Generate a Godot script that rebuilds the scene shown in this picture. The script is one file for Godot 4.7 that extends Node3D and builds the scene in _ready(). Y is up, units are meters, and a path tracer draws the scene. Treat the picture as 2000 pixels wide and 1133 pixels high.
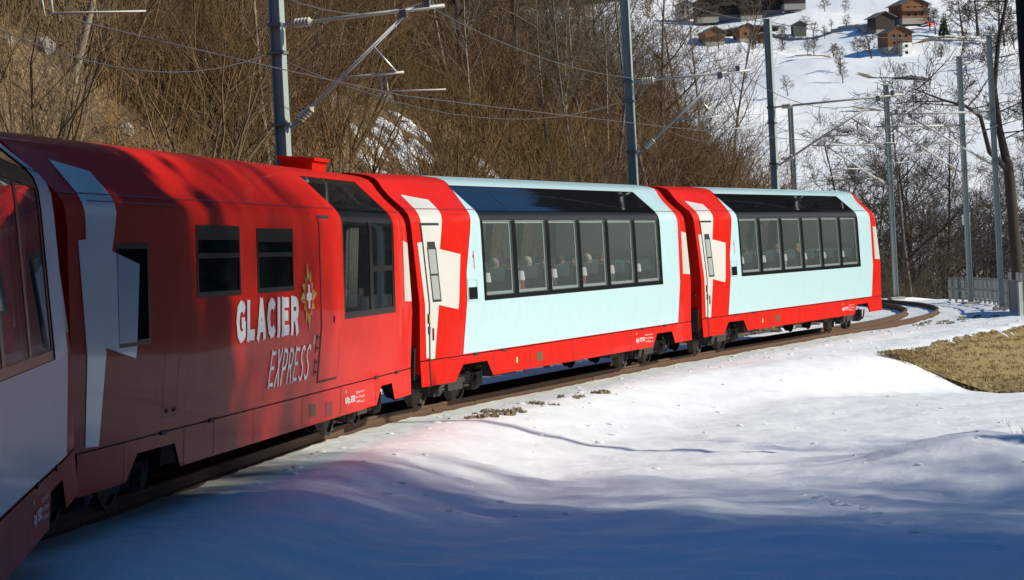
extends Node3D

# ---------------------------------------------------------------- helpers
var rng := RandomNumberGenerator.new()
var n_big := FastNoiseLite.new()
var n_fine := FastNoiseLite.new()
var used := {}
var M := {}
var track: Array[Vector2] = []
var coach_end := 15.87

func lin(r: float, g: float, b: float, a := 1.0) -> Color:
	var c := Color(r, g, b).linear_to_srgb()
	c.a = a
	return c

func mat(r: float, g: float, b: float, rough := 0.8, metal := 0.0) -> StandardMaterial3D:
	var m := StandardMaterial3D.new()
	m.albedo_color = lin(r, g, b)
	m.roughness = rough
	m.metallic = metal
	return m

func paint(r: float, g: float, b: float, rough := 0.35, coat := 0.7) -> StandardMaterial3D:
	var m := mat(r, g, b, rough)
	m.clearcoat_enabled = true
	m.clearcoat = coat
	m.clearcoat_roughness = 0.06
	return m

func pane_mat(r: float, g: float, b: float, a: float) -> StandardMaterial3D:
	var m := mat(r, g, b, 0.02)
	m.transparency = BaseMaterial3D.TRANSPARENCY_ALPHA
	m.albedo_color.a = a
	return m

func grime(m: StandardMaterial3D, low: float) -> void:
	# faint streaks of wash water and dust, and the slight waviness of sheet metal
	if not M.has("grime_tex"):
		M.grime_tex = {}
	if not M.grime_tex.has(low):
		M.grime_tex[low] = noise_tex(0.02, 512, 61, [[0.0, low, low * 0.99, low * 0.97], [0.42, 0.97, 0.97, 0.965], [1.0, 1.0, 1.0, 1.0]], 5)
		M.grime_tex.wave = noise_tex(0.006, 256, 62, [], 2)
	m.albedo_texture = M.grime_tex[low]
	m.uv1_triplanar = true
	m.uv1_scale = Vector3(0.55, 0.13, 0.55)
	m.heightmap_enabled = true
	m.heightmap_texture = M.grime_tex.wave
	m.heightmap_scale = 0.5

func vcol(rough := 0.9) -> StandardMaterial3D:
	var m := mat(1, 1, 1, rough)
	m.vertex_color_use_as_albedo = true
	return m

func noise_tex(freq: float, size: int, seed_: int, cols: Array, oct := 5) -> NoiseTexture2D:
	var t := NoiseTexture2D.new()
	t.width = size
	t.height = size
	t.seamless = true
	var n := FastNoiseLite.new()
	n.seed = seed_
	n.frequency = freq
	n.fractal_octaves = oct
	n.noise_type = FastNoiseLite.TYPE_SIMPLEX_SMOOTH
	t.noise = n
	if cols.size() > 0:
		var g := Gradient.new()
		var offs := PackedFloat32Array()
		var cc := PackedColorArray()
		for i in cols.size():
			offs.append(cols[i][0])
			cc.append(lin(cols[i][1], cols[i][2], cols[i][3]))
		g.offsets = offs
		g.colors = cc
		t.color_ramp = g
	return t

func world_tex(m: StandardMaterial3D, scale: float, color_t: Texture2D, height_t: Texture2D, hs := 1.0) -> void:
	m.uv1_triplanar = true
	m.uv1_world_triplanar = true
	m.uv1_scale = Vector3(scale, scale, scale)
	if color_t:
		m.albedo_color = Color.WHITE
		m.albedo_texture = color_t
	if height_t:
		m.heightmap_enabled = true
		m.heightmap_texture = height_t
		m.heightmap_scale = hs

func numbered(called: String) -> String:
	if not used.has(called):
		used[called] = 0
		return called
	used[called] += 1
	return "%s_%03d" % [called, used[called]]

func new_st(smooth := false) -> SurfaceTool:
	var st := SurfaceTool.new()
	st.begin(Mesh.PRIMITIVE_TRIANGLES)
	st.set_smooth_group(0 if smooth else -1)
	return st

func tri(st: SurfaceTool, a: Vector3, b: Vector3, c: Vector3, n: Vector3) -> void:
	st.add_vertex(a)
	if (b - a).cross(c - a).dot(n) > 0.0:
		st.add_vertex(c)
		st.add_vertex(b)
	else:
		st.add_vertex(b)
		st.add_vertex(c)

func quad(st: SurfaceTool, a: Vector3, b: Vector3, c: Vector3, d: Vector3, n: Vector3) -> void:
	tri(st, a, b, c, n)
	tri(st, a, c, d, n)

func box(st: SurfaceTool, at: Vector3, size: Vector3, bas := Basis.IDENTITY) -> void:
	var h := size * 0.5
	for ax in 3:
		for sg in [-1.0, 1.0]:
			var n := Vector3.ZERO
			n[ax] = sg
			var u := Vector3.ZERO
			u[(ax + 1) % 3] = h[(ax + 1) % 3]
			var v := Vector3.ZERO
			v[(ax + 2) % 3] = h[(ax + 2) % 3]
			var c := n * h[ax]
			quad(st, at + bas * (c - u - v), at + bas * (c + u - v), at + bas * (c + u + v), at + bas * (c - u + v), bas * n)

func bar(st: SurfaceTool, a: Vector3, b: Vector3, w: float, t: float, up := Vector3.UP) -> void:
	var z := (b - a).normalized()
	var x := up.cross(z)
	if x.length() < 0.01:
		x = Vector3.RIGHT
	x = x.normalized()
	box(st, (a + b) * 0.5, Vector3(w, t, (b - a).length()), Basis(x, z.cross(x), z))

func tube(st: SurfaceTool, pts: Array, rad: Array, sides := 6, caps := true) -> void:
	var rings := []
	var px := Vector3.ZERO
	for i in pts.size():
		var t: Vector3 = (pts[mini(i + 1, pts.size() - 1)] - pts[maxi(i - 1, 0)]).normalized()
		if px == Vector3.ZERO:
			px = t.cross(Vector3.UP if absf(t.y) < 0.9 else Vector3.RIGHT).normalized()
		px = (px - t * px.dot(t)).normalized()
		var py := t.cross(px)
		var ring := []
		for k in sides:
			var a := TAU * k / sides
			ring.append([pts[i] + (px * cos(a) + py * sin(a)) * rad[i], px * cos(a) + py * sin(a)])
		rings.append(ring)
	for i in pts.size() - 1:
		for k in sides:
			var k2 := (k + 1) % sides
			quad(st, rings[i][k][0], rings[i + 1][k][0], rings[i + 1][k2][0], rings[i][k2][0], rings[i][k][1] + rings[i][k2][1])
	if caps:
		for e in [0, pts.size() - 1]:
			var n: Vector3 = (pts[0] - pts[1]) if e == 0 else (pts[e] - pts[e - 1])
			for k in range(1, sides - 1):
				tri(st, rings[e][0][0], rings[e][k][0], rings[e][k + 1][0], n)

func lathe(st: SurfaceTool, xf: Transform3D, prof: Array, sides := 16) -> void:
	# prof: [radius, height along local y]
	for i in prof.size() - 1:
		for k in sides:
			var a := TAU * k / sides
			var b := TAU * (k + 1) / sides
			var p := func(j: int, q: float) -> Vector3: return xf * Vector3(prof[j][0] * cos(q), prof[j][1], prof[j][0] * sin(q))
			var m := (a + b) * 0.5
			var dr: float = prof[i + 1][0] - prof[i][0]
			var dy: float = prof[i + 1][1] - prof[i][1]
			var n := xf.basis * Vector3(dy * cos(m), -dr, dy * sin(m))
			quad(st, p.call(i, a), p.call(i, b), p.call(i + 1, b), p.call(i + 1, a), n)

func obj(called: String, st: SurfaceTool, m: Material, parent: Node = self, norms := true) -> MeshInstance3D:
	if norms:
		st.generate_normals()
	var o := MeshInstance3D.new()
	o.name = numbered(called) if parent == self else called
	o.mesh = st.commit()
	o.material_override = m
	parent.add_child(o, true)
	return o

func inst(called: String, mesh: Mesh, m: Material, parent: Node, xf := Transform3D.IDENTITY) -> MeshInstance3D:
	var o := MeshInstance3D.new()
	o.name = numbered(called) if parent == self else called
	o.mesh = mesh
	o.material_override = m
	o.transform = xf
	parent.add_child(o, true)
	return o

func meshed(st: SurfaceTool) -> Mesh:
	st.generate_normals()
	return st.commit()

func thing(called: String, label: String, category: String, xf := Transform3D.IDENTITY, group := "") -> Node3D:
	var o := Node3D.new()
	o.name = numbered(called)
	add_child(o)
	o.transform = xf
	tag(o, label, category, group)
	return o

func tag(o: Node, label: String, category: String, group := "", kind := "") -> void:
	if label: o.set_meta("label", label)
	if category: o.set_meta("category", category)
	if group: o.set_meta("group", group)
	if kind: o.set_meta("kind", kind)

func copy(o: Node3D, label: String, xf: Transform3D) -> Node3D:
	var c: Node3D = o.duplicate()
	var base := String(o.name)
	var r := RegEx.create_from_string("_\\d+$")
	c.name = numbered(r.sub(base, ""))
	add_child(c)
	c.transform = xf
	c.set_meta("label", label)
	return c

func struct(o: Node, label: String) -> void:
	o.set_meta("kind", "structure")
	o.set_meta("label", label)

func place(x: float, z: float, turn := 0.0, s := 1.0, dy := 0.0) -> Transform3D:
	return Transform3D(Basis(Vector3.UP, turn).scaled(Vector3(s, s, s)), Vector3(x, ground(x, z) + dy, z))

func sm(a: float, b: float, x: float) -> float:
	var t := clampf((x - a) / (b - a), 0.0, 1.0)
	return t * t * (3.0 - 2.0 * t)

# ---------------------------------------------------------------- the land
const RAIL := -2.31
const SNOW_SPOTS := [Vector2(-2.75, -67.3), Vector2(-2.7, -66.0), Vector2(-2.6, -69.2), Vector2(-3.6, -65.2), Vector2(-0.4, -69.6)]

func make_track() -> void:
	var c := [Vector2(-2.4, 8), Vector2(-3.9, 2), Vector2(-5.0, -4), Vector2(-5.65, -10), Vector2(-5.9, -16), Vector2(-5.6, -21.5), Vector2(-5.1, -25.2), Vector2(-3.25, -37.1), Vector2(-1.9, -42.0), Vector2(1.95, -53), Vector2(3.89, -57.9),
		Vector2(8.37, -68.7), Vector2(10.6, -73.2), Vector2(12.4, -78.4), Vector2(13.87, -84.5), Vector2(14.5, -89), Vector2(14.87, -94), Vector2(14.87, -99), Vector2(14.7, -103), Vector2(14.2, -108.5), Vector2(13.1, -115), Vector2(11.3, -121), Vector2(8.8, -127), Vector2(5.4, -133), Vector2(1.4, -138), Vector2(-4, -142.5)]
	for i in range(0, c.size() - 1):
		var p0: Vector2 = c[maxi(i - 1, 0)]
		var p3: Vector2 = c[mini(i + 2, c.size() - 1)]
		var steps := int(ceil((c[i + 1] - c[i]).length() / 0.8))
		for k in steps:
			track.append(c[i].cubic_interpolate(c[i + 1], p0, p3, float(k) / steps))
	track.append(c[c.size() - 1])

func lateral(x: float, z: float) -> float:
	# signed distance from the track's middle, positive on the side of the field
	var p := Vector2(x, z)
	var best := 1e9
	var bi := 0
	var step := 6
	for i in range(0, track.size(), step):
		var q := p.distance_squared_to(track[i])
		if q < best:
			best = q
			bi = i
	best = 1e9
	var lo := maxi(bi - step, 0)
	var sg := 1.0
	for i in range(lo, mini(bi + step, track.size() - 1)):
		var a := track[i]
		var ab := track[i + 1] - a
		var t := clampf((p - a).dot(ab) / ab.length_squared(), 0.0, 1.0)
		var q := p.distance_to(a + ab * t)
		if q < best:
			best = q
			sg = signf(ab.cross(p - a))
	return best * sg

func far_profile(q: float) -> float:
	var k := [[100.0, -7.0], [170.0, -9.0], [280.0, -11.0], [400.0, -6.0], [600.0, 27.0], [775.0, 59.0], [950.0, 88.0], [1100.0, 128.0], [1400.0, 270.0], [1900.0, 560.0], [2600.0, 900.0]]
	for i in k.size() - 1:
		if q < k[i + 1][0]:
			return lerpf(k[i][1], k[i + 1][1], clampf((q - k[i][0]) / (k[i + 1][0] - k[i][0]), 0, 1))
	return 900.0

func ground(x: float, z: float) -> float:
	var q := -z
	if q > 400.0:
		return far_profile(q) + n_big.get_noise_2d(x * 0.25, z * 0.25) * minf(8.0, (q - 400.0) * 0.03) * clampf((q - 400.0) / 200.0, 0, 1)
	var l := lateral(x, z)
	var y := 0.0
	if l >= 0.0:
		var w := lerpf(1.75, 4.3, sm(46, 60, q))
		var f := -2.97 - 0.06 * clampf(l - 3.5, 0.0, 12.0) - 0.055 * clampf(q - 50.0, 0.0, 32.0) - 0.35 * maxf(0.0, q - 82.0)
		if q > 95.0:
			f = minf(f, -2.6 - 0.4 * (l - 4.0))
		f = maxf(f, -8.0)
		y = lerpf(-2.47, f, sm(w, w + 2.4, l))
		var mx := (x - 6.9) / 1.9
		var mz := (z + 35.6) / 1.7
		y += 0.6 * exp(-(mx * mx + mz * mz)) 
	else:
		var a := -l
		y = -2.5 + clampf(a - 2.9, 0.0, 25.0) * 0.82 * sm(2.4, 6.5, a) + clampf(a - 27.9, 0.0, 100.0) * 0.3
		y += n_big.get_noise_2d(x * 3.0, z * 3.0) * 0.9 * sm(3.2, 7.0, a)
	var far := far_profile(q)
	if q > 120.0:
		y = lerpf(y, far, sm(125.0, 190.0, q) if l > 0 else sm(240.0, 390.0, q))
	return y

func snow_ground(x: float, z: float) -> float:
	var y := ground(x, z)
	var l := lateral(x, z)
	var a := sm(1.3, 3.0, absf(l))
	y += n_fine.get_noise_2d(x * 0.7, z * 1.1) * 0.075 * (0.25 + a * 0.75)
	y += n_fine.get_noise_2d(x * 2.0 + z * 0.5, z * 4.6) * 0.05 * a
	y += n_fine.get_noise_2d(x * 7.0 + 40.0, z * 9.0) * 0.02
	if absf(l) < 1.3:
		y = minf(y, RAIL - 0.1)
	return y

func grid(called: String, x0: float, x1: float, z0: float, z1: float, st_: float, f: Callable, keep: Callable, m: Material) -> MeshInstance3D:
	var nx := int(round((x1 - x0) / st_)) + 1
	var nz := int(round((z1 - z0) / st_)) + 1
	var v := PackedVector3Array()
	var ok := PackedByteArray()
	for j in nz:
		for i in nx:
			var x := x0 + i * st_
			var z := z0 + j * st_
			var k: bool = keep.call(x, z)
			ok.append(1 if k else 0)
			v.append(Vector3(x, f.call(x, z) if k else 0.0, z))
	var idx := PackedInt32Array()
	for j in nz - 1:
		for i in nx - 1:
			var a := j * nx + i
			if ok[a] and ok[a + 1] and ok[a + nx] and ok[a + nx + 1]:
				idx.append_array([a, a + 1, a + nx, a + 1, a + nx + 1, a + nx])
	return sheet(called, v, idx, m)

func sheet(called: String, v: PackedVector3Array, idx: PackedInt32Array, m: Material) -> MeshInstance3D:
	var nr := PackedVector3Array()
	nr.resize(v.size())
	for t in range(0, idx.size(), 3):
		var n := (v[idx[t + 2]] - v[idx[t]]).cross(v[idx[t + 1]] - v[idx[t]])
		for k in 3:
			nr[idx[t + k]] += n
	for i in nr.size():
		nr[i] = nr[i].normalized() if nr[i].length() > 1e-9 else Vector3.UP
	var arr := []
	arr.resize(Mesh.ARRAY_MAX)
	arr[Mesh.ARRAY_VERTEX] = v
	arr[Mesh.ARRAY_NORMAL] = nr
	arr[Mesh.ARRAY_INDEX] = idx
	var am := ArrayMesh.new()
	am.add_surface_from_arrays(Mesh.PRIMITIVE_TRIANGLES, arr)
	var o := MeshInstance3D.new()
	o.name = numbered(called)
	o.mesh = am
	o.material_override = m
	add_child(o)
	return o

func multi(called: String, mesh: Mesh, m: Material, xfs: Array, label: String) -> void:
	var mm := MultiMesh.new()
	mm.transform_format = MultiMesh.TRANSFORM_3D
	mm.mesh = mesh
	mm.instance_count = xfs.size()
	for i in xfs.size():
		mm.set_instance_transform(i, xfs[i])
	var o := MultiMeshInstance3D.new()
	o.name = numbered(called)
	o.multimesh = mm
	o.material_override = m
	add_child(o)
	tag(o, label, "", "", "stuff")

# ---------------------------------------------------------------- coach body surface
const PROF := [[0.42, 1.325], [0.82, 1.312], [1.72, 1.333], [2.9, 1.235], [3.05, 1.215], [3.14, 1.18], [3.22, 1.115], [3.64, 0.60], [3.70, 0.5], [3.745, 0.34], [3.78, 0.0]]
var taper_front := 0.135

func half_width(h: float) -> float:
	for i in PROF.size() - 1:
		if h <= PROF[i + 1][0]:
			return lerpf(PROF[i][1], PROF[i + 1][1], clampf((h - PROF[i][0]) / (PROF[i + 1][0] - PROF[i][0]), -0.2, 1))
	return 0.0

func inset(s: float, h: float) -> float:
	var k := clampf((h - 0.42) / 2.56, 0.0, 1.15) * clampf((3.78 - h) / 0.3, 0, 1)
	return k * (taper_front * (1.0 - sm(0.3, 1.7, s)) + 0.125 * sm(14.5, 15.8, s))

func bp(s: float, h: float, off: float, side: float) -> Vector3:
	var p := Vector3(s, h, (half_width(h) - inset(s, h)))
	if off != 0.0:
		p += bn(s, h) * off
	p.z *= side
	return p

func bn(s: float, h: float) -> Vector3:
	var e := 0.035
	var h0 := clampf(h - e, 0.42, 3.775)
	var h1 := clampf(h + e, 0.43, 3.78)
	var th := Vector3(0, h1 - h0, (half_width(h1) - inset(s, h1)) - (half_width(h0) - inset(s, h0)))
	var ts := Vector3(0.1, 0, -inset(s + 0.05, h) + inset(s - 0.05, h))
	return ts.cross(th).normalized()

const HLEV := [0.42, 0.62, 0.82, 1.25, 1.72, 2.1, 2.45, 2.9, 3.0, 3.05, 3.1, 3.14, 3.18, 3.22, 3.3, 3.42, 3.55, 3.64, 3.67, 3.70, 3.72, 3.745, 3.78]

func panel(st: SurfaceTool, poly: Array, off := 0.0, holes: Array = [], sides: Array = [1.0]) -> void:
	var pp := PackedVector2Array(poly)
	var lo := pp[0]
	var hi := pp[0]
	for p in pp:
		lo = lo.min(p)
		hi = hi.max(p)
	var sl := [-0.4]
	while sl[-1] < 16.0:
		sl.append(sl[-1] + (0.25 if sl[-1] < 1.7 or sl[-1] > 14.2 else 0.9))
	for i in sl.size() - 1:
		if sl[i + 1] < lo.x or sl[i] > hi.x:
			continue
		for j in HLEV.size() - 1:
			if HLEV[j + 1] < lo.y or HLEV[j] > hi.y:
				continue
			var cell := PackedVector2Array([Vector2(sl[i], HLEV[j]), Vector2(sl[i + 1], HLEV[j]), Vector2(sl[i + 1], HLEV[j + 1]), Vector2(sl[i], HLEV[j + 1])])
			var parts := Geometry2D.intersect_polygons(pp, cell)
			for hole in holes:
				var next: Array[PackedVector2Array] = []
				for q in parts:
					next.append_array(Geometry2D.clip_polygons(q, PackedVector2Array(hole)))
				parts = next
			for q in parts:
				if q.size() < 3 or Geometry2D.is_polygon_clockwise(q):
					continue
				var ix := Geometry2D.triangulate_polygon(q)
				for sd in sides:
					for t in range(0, ix.size(), 3):
						var a := bp(q[ix[t]].x, q[ix[t]].y, off, sd)
						var b := bp(q[ix[t + 1]].x, q[ix[t + 1]].y, off, sd)
						var c := bp(q[ix[t + 2]].x, q[ix[t + 2]].y, off, sd)
						var order := [0, 1, 2]
						var nm := bn(q[ix[t]].x, q[ix[t]].y)
						nm.z *= sd
						if (b - a).cross(c - a).dot(nm) > 0.0:
							order = [0, 2, 1]
						for k in order:
							var w: Vector2 = q[ix[t + k]]
							var n := bn(w.x, w.y)
							n.z *= sd
							st.set_normal(n)
							st.add_vertex([a, b, c][k])

func rim(st: SurfaceTool, poly: Array, o0: float, o1: float, sides: Array = [1.0]) -> void:
	# the thickness along a panel's outline
	for i in poly.size():
		var a: Vector2 = poly[i]
		var b: Vector2 = poly[(i + 1) % poly.size()]
		var nst := maxi(1, int((b - a).length() / 0.6))
		for sd in sides:
			for k in nst:
				var p := a.lerp(b, float(k) / nst)
				var q := a.lerp(b, float(k + 1) / nst)
				var A := bp(p.x, p.y, o0, sd)
				var B := bp(q.x, q.y, o0, sd)
				var C := bp(q.x, q.y, o1, sd)
				var D := bp(p.x, p.y, o1, sd)
				var n := (B - A).cross(D - A).normalized()
				for w in [A, B, C, A, C, D]:
					st.set_normal(n)
					st.add_vertex(w)

func rect(s0: float, h0: float, s1: float, h1: float) -> Array:
	return [Vector2(s0, h0), Vector2(s1, h0), Vector2(s1, h1), Vector2(s0, h1)]

func frame_poly(st: SurfaceTool, s0: float, h0: float, s1: float, h1: float, w: float, off: float, sides: Array = [1.0]) -> void:
	panel(st, rect(s0 - w, h0 - w, s1 + w, h0), off, [], sides)
	panel(st, rect(s0 - w, h1, s1 + w, h1 + w), off, [], sides)
	panel(st, rect(s0 - w, h0, s0, h1), off, [], sides)
	panel(st, rect(s1, h0, s1 + w, h1), off, [], sides)

func pobj(called: String, polys: Array, off: float, m: Material, parent: Node, sides: Array = [1.0], thick := 0.0) -> MeshInstance3D:
	var st := SurfaceTool.new()
	st.begin(Mesh.PRIMITIVE_TRIANGLES)
	for p in polys:
		panel(st, p, off, [], sides)
		if thick > 0.0:
			rim(st, p, off, off - thick, sides)
	return obj(called, st, m, parent, false)

const GLYPH := {
	"G": [[[0.95, 0.8], [0.78, 0.93], [0.5, 0.97], [0.2, 0.84], [0.06, 0.5], [0.2, 0.16], [0.5, 0.03], [0.8, 0.08], [0.9, 0.14], [0.9, 0.52]], [[0.55, 0.46], [0.98, 0.46]]],
	"L": [[[0.1, 1.0], [0.1, 0.0]], [[0.1, 0.06], [0.92, 0.06]]],
	"A": [[[0.02, 0.0], [0.48, 1.0]], [[0.44, 1.0], [0.96, 0.0]], [[0.2, 0.27], [0.8, 0.27]]],
	"C": [[[0.93, 0.8], [0.78, 0.93], [0.52, 0.97], [0.22, 0.84], [0.07, 0.5], [0.22, 0.16], [0.52, 0.03], [0.78, 0.07], [0.93, 0.2]]],
	"I": [[[0.5, 1.0], [0.5, 0.0]]],
	"E": [[[0.1, 1.0], [0.1, 0.0]], [[0.1, 0.94], [0.92, 0.94]], [[0.1, 0.52], [0.82, 0.52]], [[0.1, 0.06], [0.94, 0.06]]],
	"R": [[[0.1, 1.0], [0.1, 0.0]], [[0.1, 0.94], [0.6, 0.94], [0.82, 0.85], [0.87, 0.71], [0.8, 0.56], [0.6, 0.47], [0.1, 0.47]], [[0.52, 0.47], [0.95, 0.0]]],
	"X": [[[0.02, 0.0], [0.94, 1.0]], [[0.06, 1.0], [0.9, 0.0]]],
	"P": [[[0.1, 1.0], [0.1, 0.0]], [[0.1, 0.96], [0.6, 0.96], [0.84, 0.86], [0.9, 0.71], [0.82, 0.54], [0.6, 0.44], [0.1, 0.44]]],
	"S": [[[0.88, 0.86], [0.7, 0.97], [0.4, 0.97], [0.18, 0.87], [0.16, 0.68], [0.34, 0.56], [0.66, 0.45], [0.84, 0.32], [0.82, 0.12], [0.6, 0.02], [0.3, 0.03], [0.08, 0.14]]]}

func big_letters(text: String, s0: float, h0: float, cell: float, wide: float, cap: float, slant: float, stroke_w: float, parent: Node) -> void:
	var x := s0
	for ch in text:
		var w := wide * (0.5 if ch == "I" else 1.0)
		var st := SurfaceTool.new()
		st.begin(Mesh.PRIMITIVE_TRIANGLES)
		var k := 0
		for stroke in GLYPH[ch]:
			var pl := PackedVector2Array()
			for q in stroke:
				var hy: float = lerpf(stroke_w * 0.4, cap - stroke_w * 0.4, q[1]) if stroke.size() > 2 or absf(stroke[0][1] - stroke[1][1]) < 0.2 else q[1] * cap
				pl.append(Vector2(x + lerpf(stroke_w * 0.4, w - stroke_w * 0.4, q[0]) + slant * hy, h0 + hy))
			for poly in Geometry2D.offset_polyline(pl, stroke_w * 0.5, Geometry2D.JOIN_MITER, Geometry2D.END_BUTT):
				if not Geometry2D.is_polygon_clockwise(poly):
					panel(st, Array(poly), 0.012 + 0.0015 * k)
					k += 1
		obj("letter", st, M.white_letter, parent, false)
		x += w + cell

func text_on(called: String, text: String, s0: float, h0: float, width: float, cap: float, slant: float, weight: int, bold: float, m: Material, parent: Node) -> void:
	var f := SystemFont.new()
	f.font_names = PackedStringArray(["Droid Sans"])
	f.font_weight = weight
	var fv := FontVariation.new()
	fv.base_font = f
	fv.variation_embolden = bold
	var tm := TextMesh.new()
	tm.text = text
	tm.font = fv
	tm.font_size = 96
	tm.pixel_size = 0.01
	tm.depth = 0.0
	tm.curve_step = 3.0
	var arr := tm.get_mesh_arrays()
	var v: PackedVector3Array = arr[Mesh.ARRAY_VERTEX]
	var ix = arr[Mesh.ARRAY_INDEX]
	if ix == null or ix.size() == 0:
		ix = PackedInt32Array(range(v.size()))
	var lo := Vector3(1e9, 1e9, 0)
	var hi := Vector3(-1e9, -1e9, 0)
	for p in v:
		lo = lo.min(p)
		hi = hi.max(p)
	var st := SurfaceTool.new()
	st.begin(Mesh.PRIMITIVE_TRIANGLES)
	for t in range(0, ix.size(), 3):
		if absf((v[ix[t + 1]] - v[ix[t]]).cross(v[ix[t + 2]] - v[ix[t]]).z) < 1e-9:
			continue
		for k in 3:
			var p: Vector3 = v[ix[t + k]]
			var u := (p.x - lo.x) / (hi.x - lo.x)
			var w := (p.y - lo.y) / (hi.y - lo.y)
			var s := s0 + u * width + slant * w * cap
			st.set_normal(bn(s, h0 + w * cap))
			st.add_vertex(bp(s, h0 + w * cap, 0.012, 1.0))
	obj(called, st, m, parent, false)

# ---------------------------------------------------------------- coaches
func make_bogie_meshes() -> void:
	# a wheel: lathed about z
	var wx := Transform3D(Basis(Vector3.RIGHT, PI / 2), Vector3.ZERO)
	var st := new_st()
	lathe(st, wx, [[0.0, 0.07], [0.09, 0.07], [0.1, 0.03], [0.3, 0.02], [0.31, 0.065], [0.355, 0.065], [0.36, -0.04], [0.385, -0.045], [0.385, -0.07], [0.3, -0.07], [0.29, -0.02], [0.0, -0.02]], 28)
	M.wheel_mesh = meshed(st)
	st = new_st()
	lathe(st, wx, [[0.306, 0.068], [0.36, 0.068], [0.365, -0.035]], 28)
	M.tyre_mesh = meshed(st)
	st = new_st()
	for z in [-0.86, 0.86]:
		box(st, Vector3(0, 0.46, z), Vector3(2.5, 0.13, 0.12))
		box(st, Vector3(0, 0.36, z), Vector3(0.7, 0.16, 0.13))
		for x in [-1.25, 1.25]:
			box(st, Vector3(x, 0.42, z), Vector3(0.08, 0.24, 0.14))
	box(st, Vector3(0, 0.42, 0), Vector3(0.5, 0.2, 1.7))
	for x in [-1.22, 1.22]:
		box(st, Vector3(x, 0.42, 0), Vector3(0.1, 0.1, 1.7))
	M.bogie_frame = meshed(st)
	st = new_st()
	box(st, Vector3(0, 0.36, 0.0), Vector3(0.3, 0.26, 0.16))
	lathe(st, Transform3D(Basis(Vector3.RIGHT, PI / 2), Vector3(0, 0.36, 0.08)), [[0.0, 0.07], [0.1, 0.06], [0.12, 0.0]], 12)
	M.axle_box = meshed(st)
	st = new_st()
	for k in 5:
		lathe(st, Transform3D(Basis.IDENTITY, Vector3(0, 0.3 + k * 0.055, 0)), [[0.05, 0.0], [0.085, 0.015], [0.085, 0.035], [0.05, 0.05]], 10)
	M.spring_mesh = meshed(st)
	st = new_st(true)
	var pts := []
	var rr := []
	for k in 9:
		var a := PI * k / 8.0
		pts.append(Vector3(cos(a) * 0.3, 0.35 - sin(a) * 0.28, 0))
		rr.append(0.022)
	tube(st, pts, rr, 6)
	M.hose_mesh = meshed(st)

func add_bogie(root: Node3D, s: float) -> void:
	var b := inst("bogie", M.bogie_frame, M.under, root, Transform3D(Basis.IDENTITY, Vector3(s, -0.08, 0)))
	for x in [-0.9, 0.9]:
		for z in [-0.57, 0.57]:
			var bas := Basis.IDENTITY if z > 0 else Basis(Vector3.UP, PI)
			inst("wheel", M.wheel_mesh, M.wheel, b, Transform3D(bas, Vector3(x, 0.365, z)))
			inst("axle_box", M.axle_box, M.under, b, Transform3D(bas, Vector3(x, 0, 0.86 * signf(z))))
			inst("spring", M.spring_mesh, M.spring, b, Transform3D(Basis.IDENTITY, Vector3(x - 0.32 * signf(x), 0, 0.86 * signf(z))))

func end_outline(s: float, h0: float) -> Array:
	var o := []
	for h in HLEV:
		if h >= h0:
			o.append(bp(s, h, 0.0, 1.0))
	var r := o.duplicate()
	r.reverse()
	for p in r:
		o.append(Vector3(p.x, p.y, -p.z))
	return o

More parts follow.
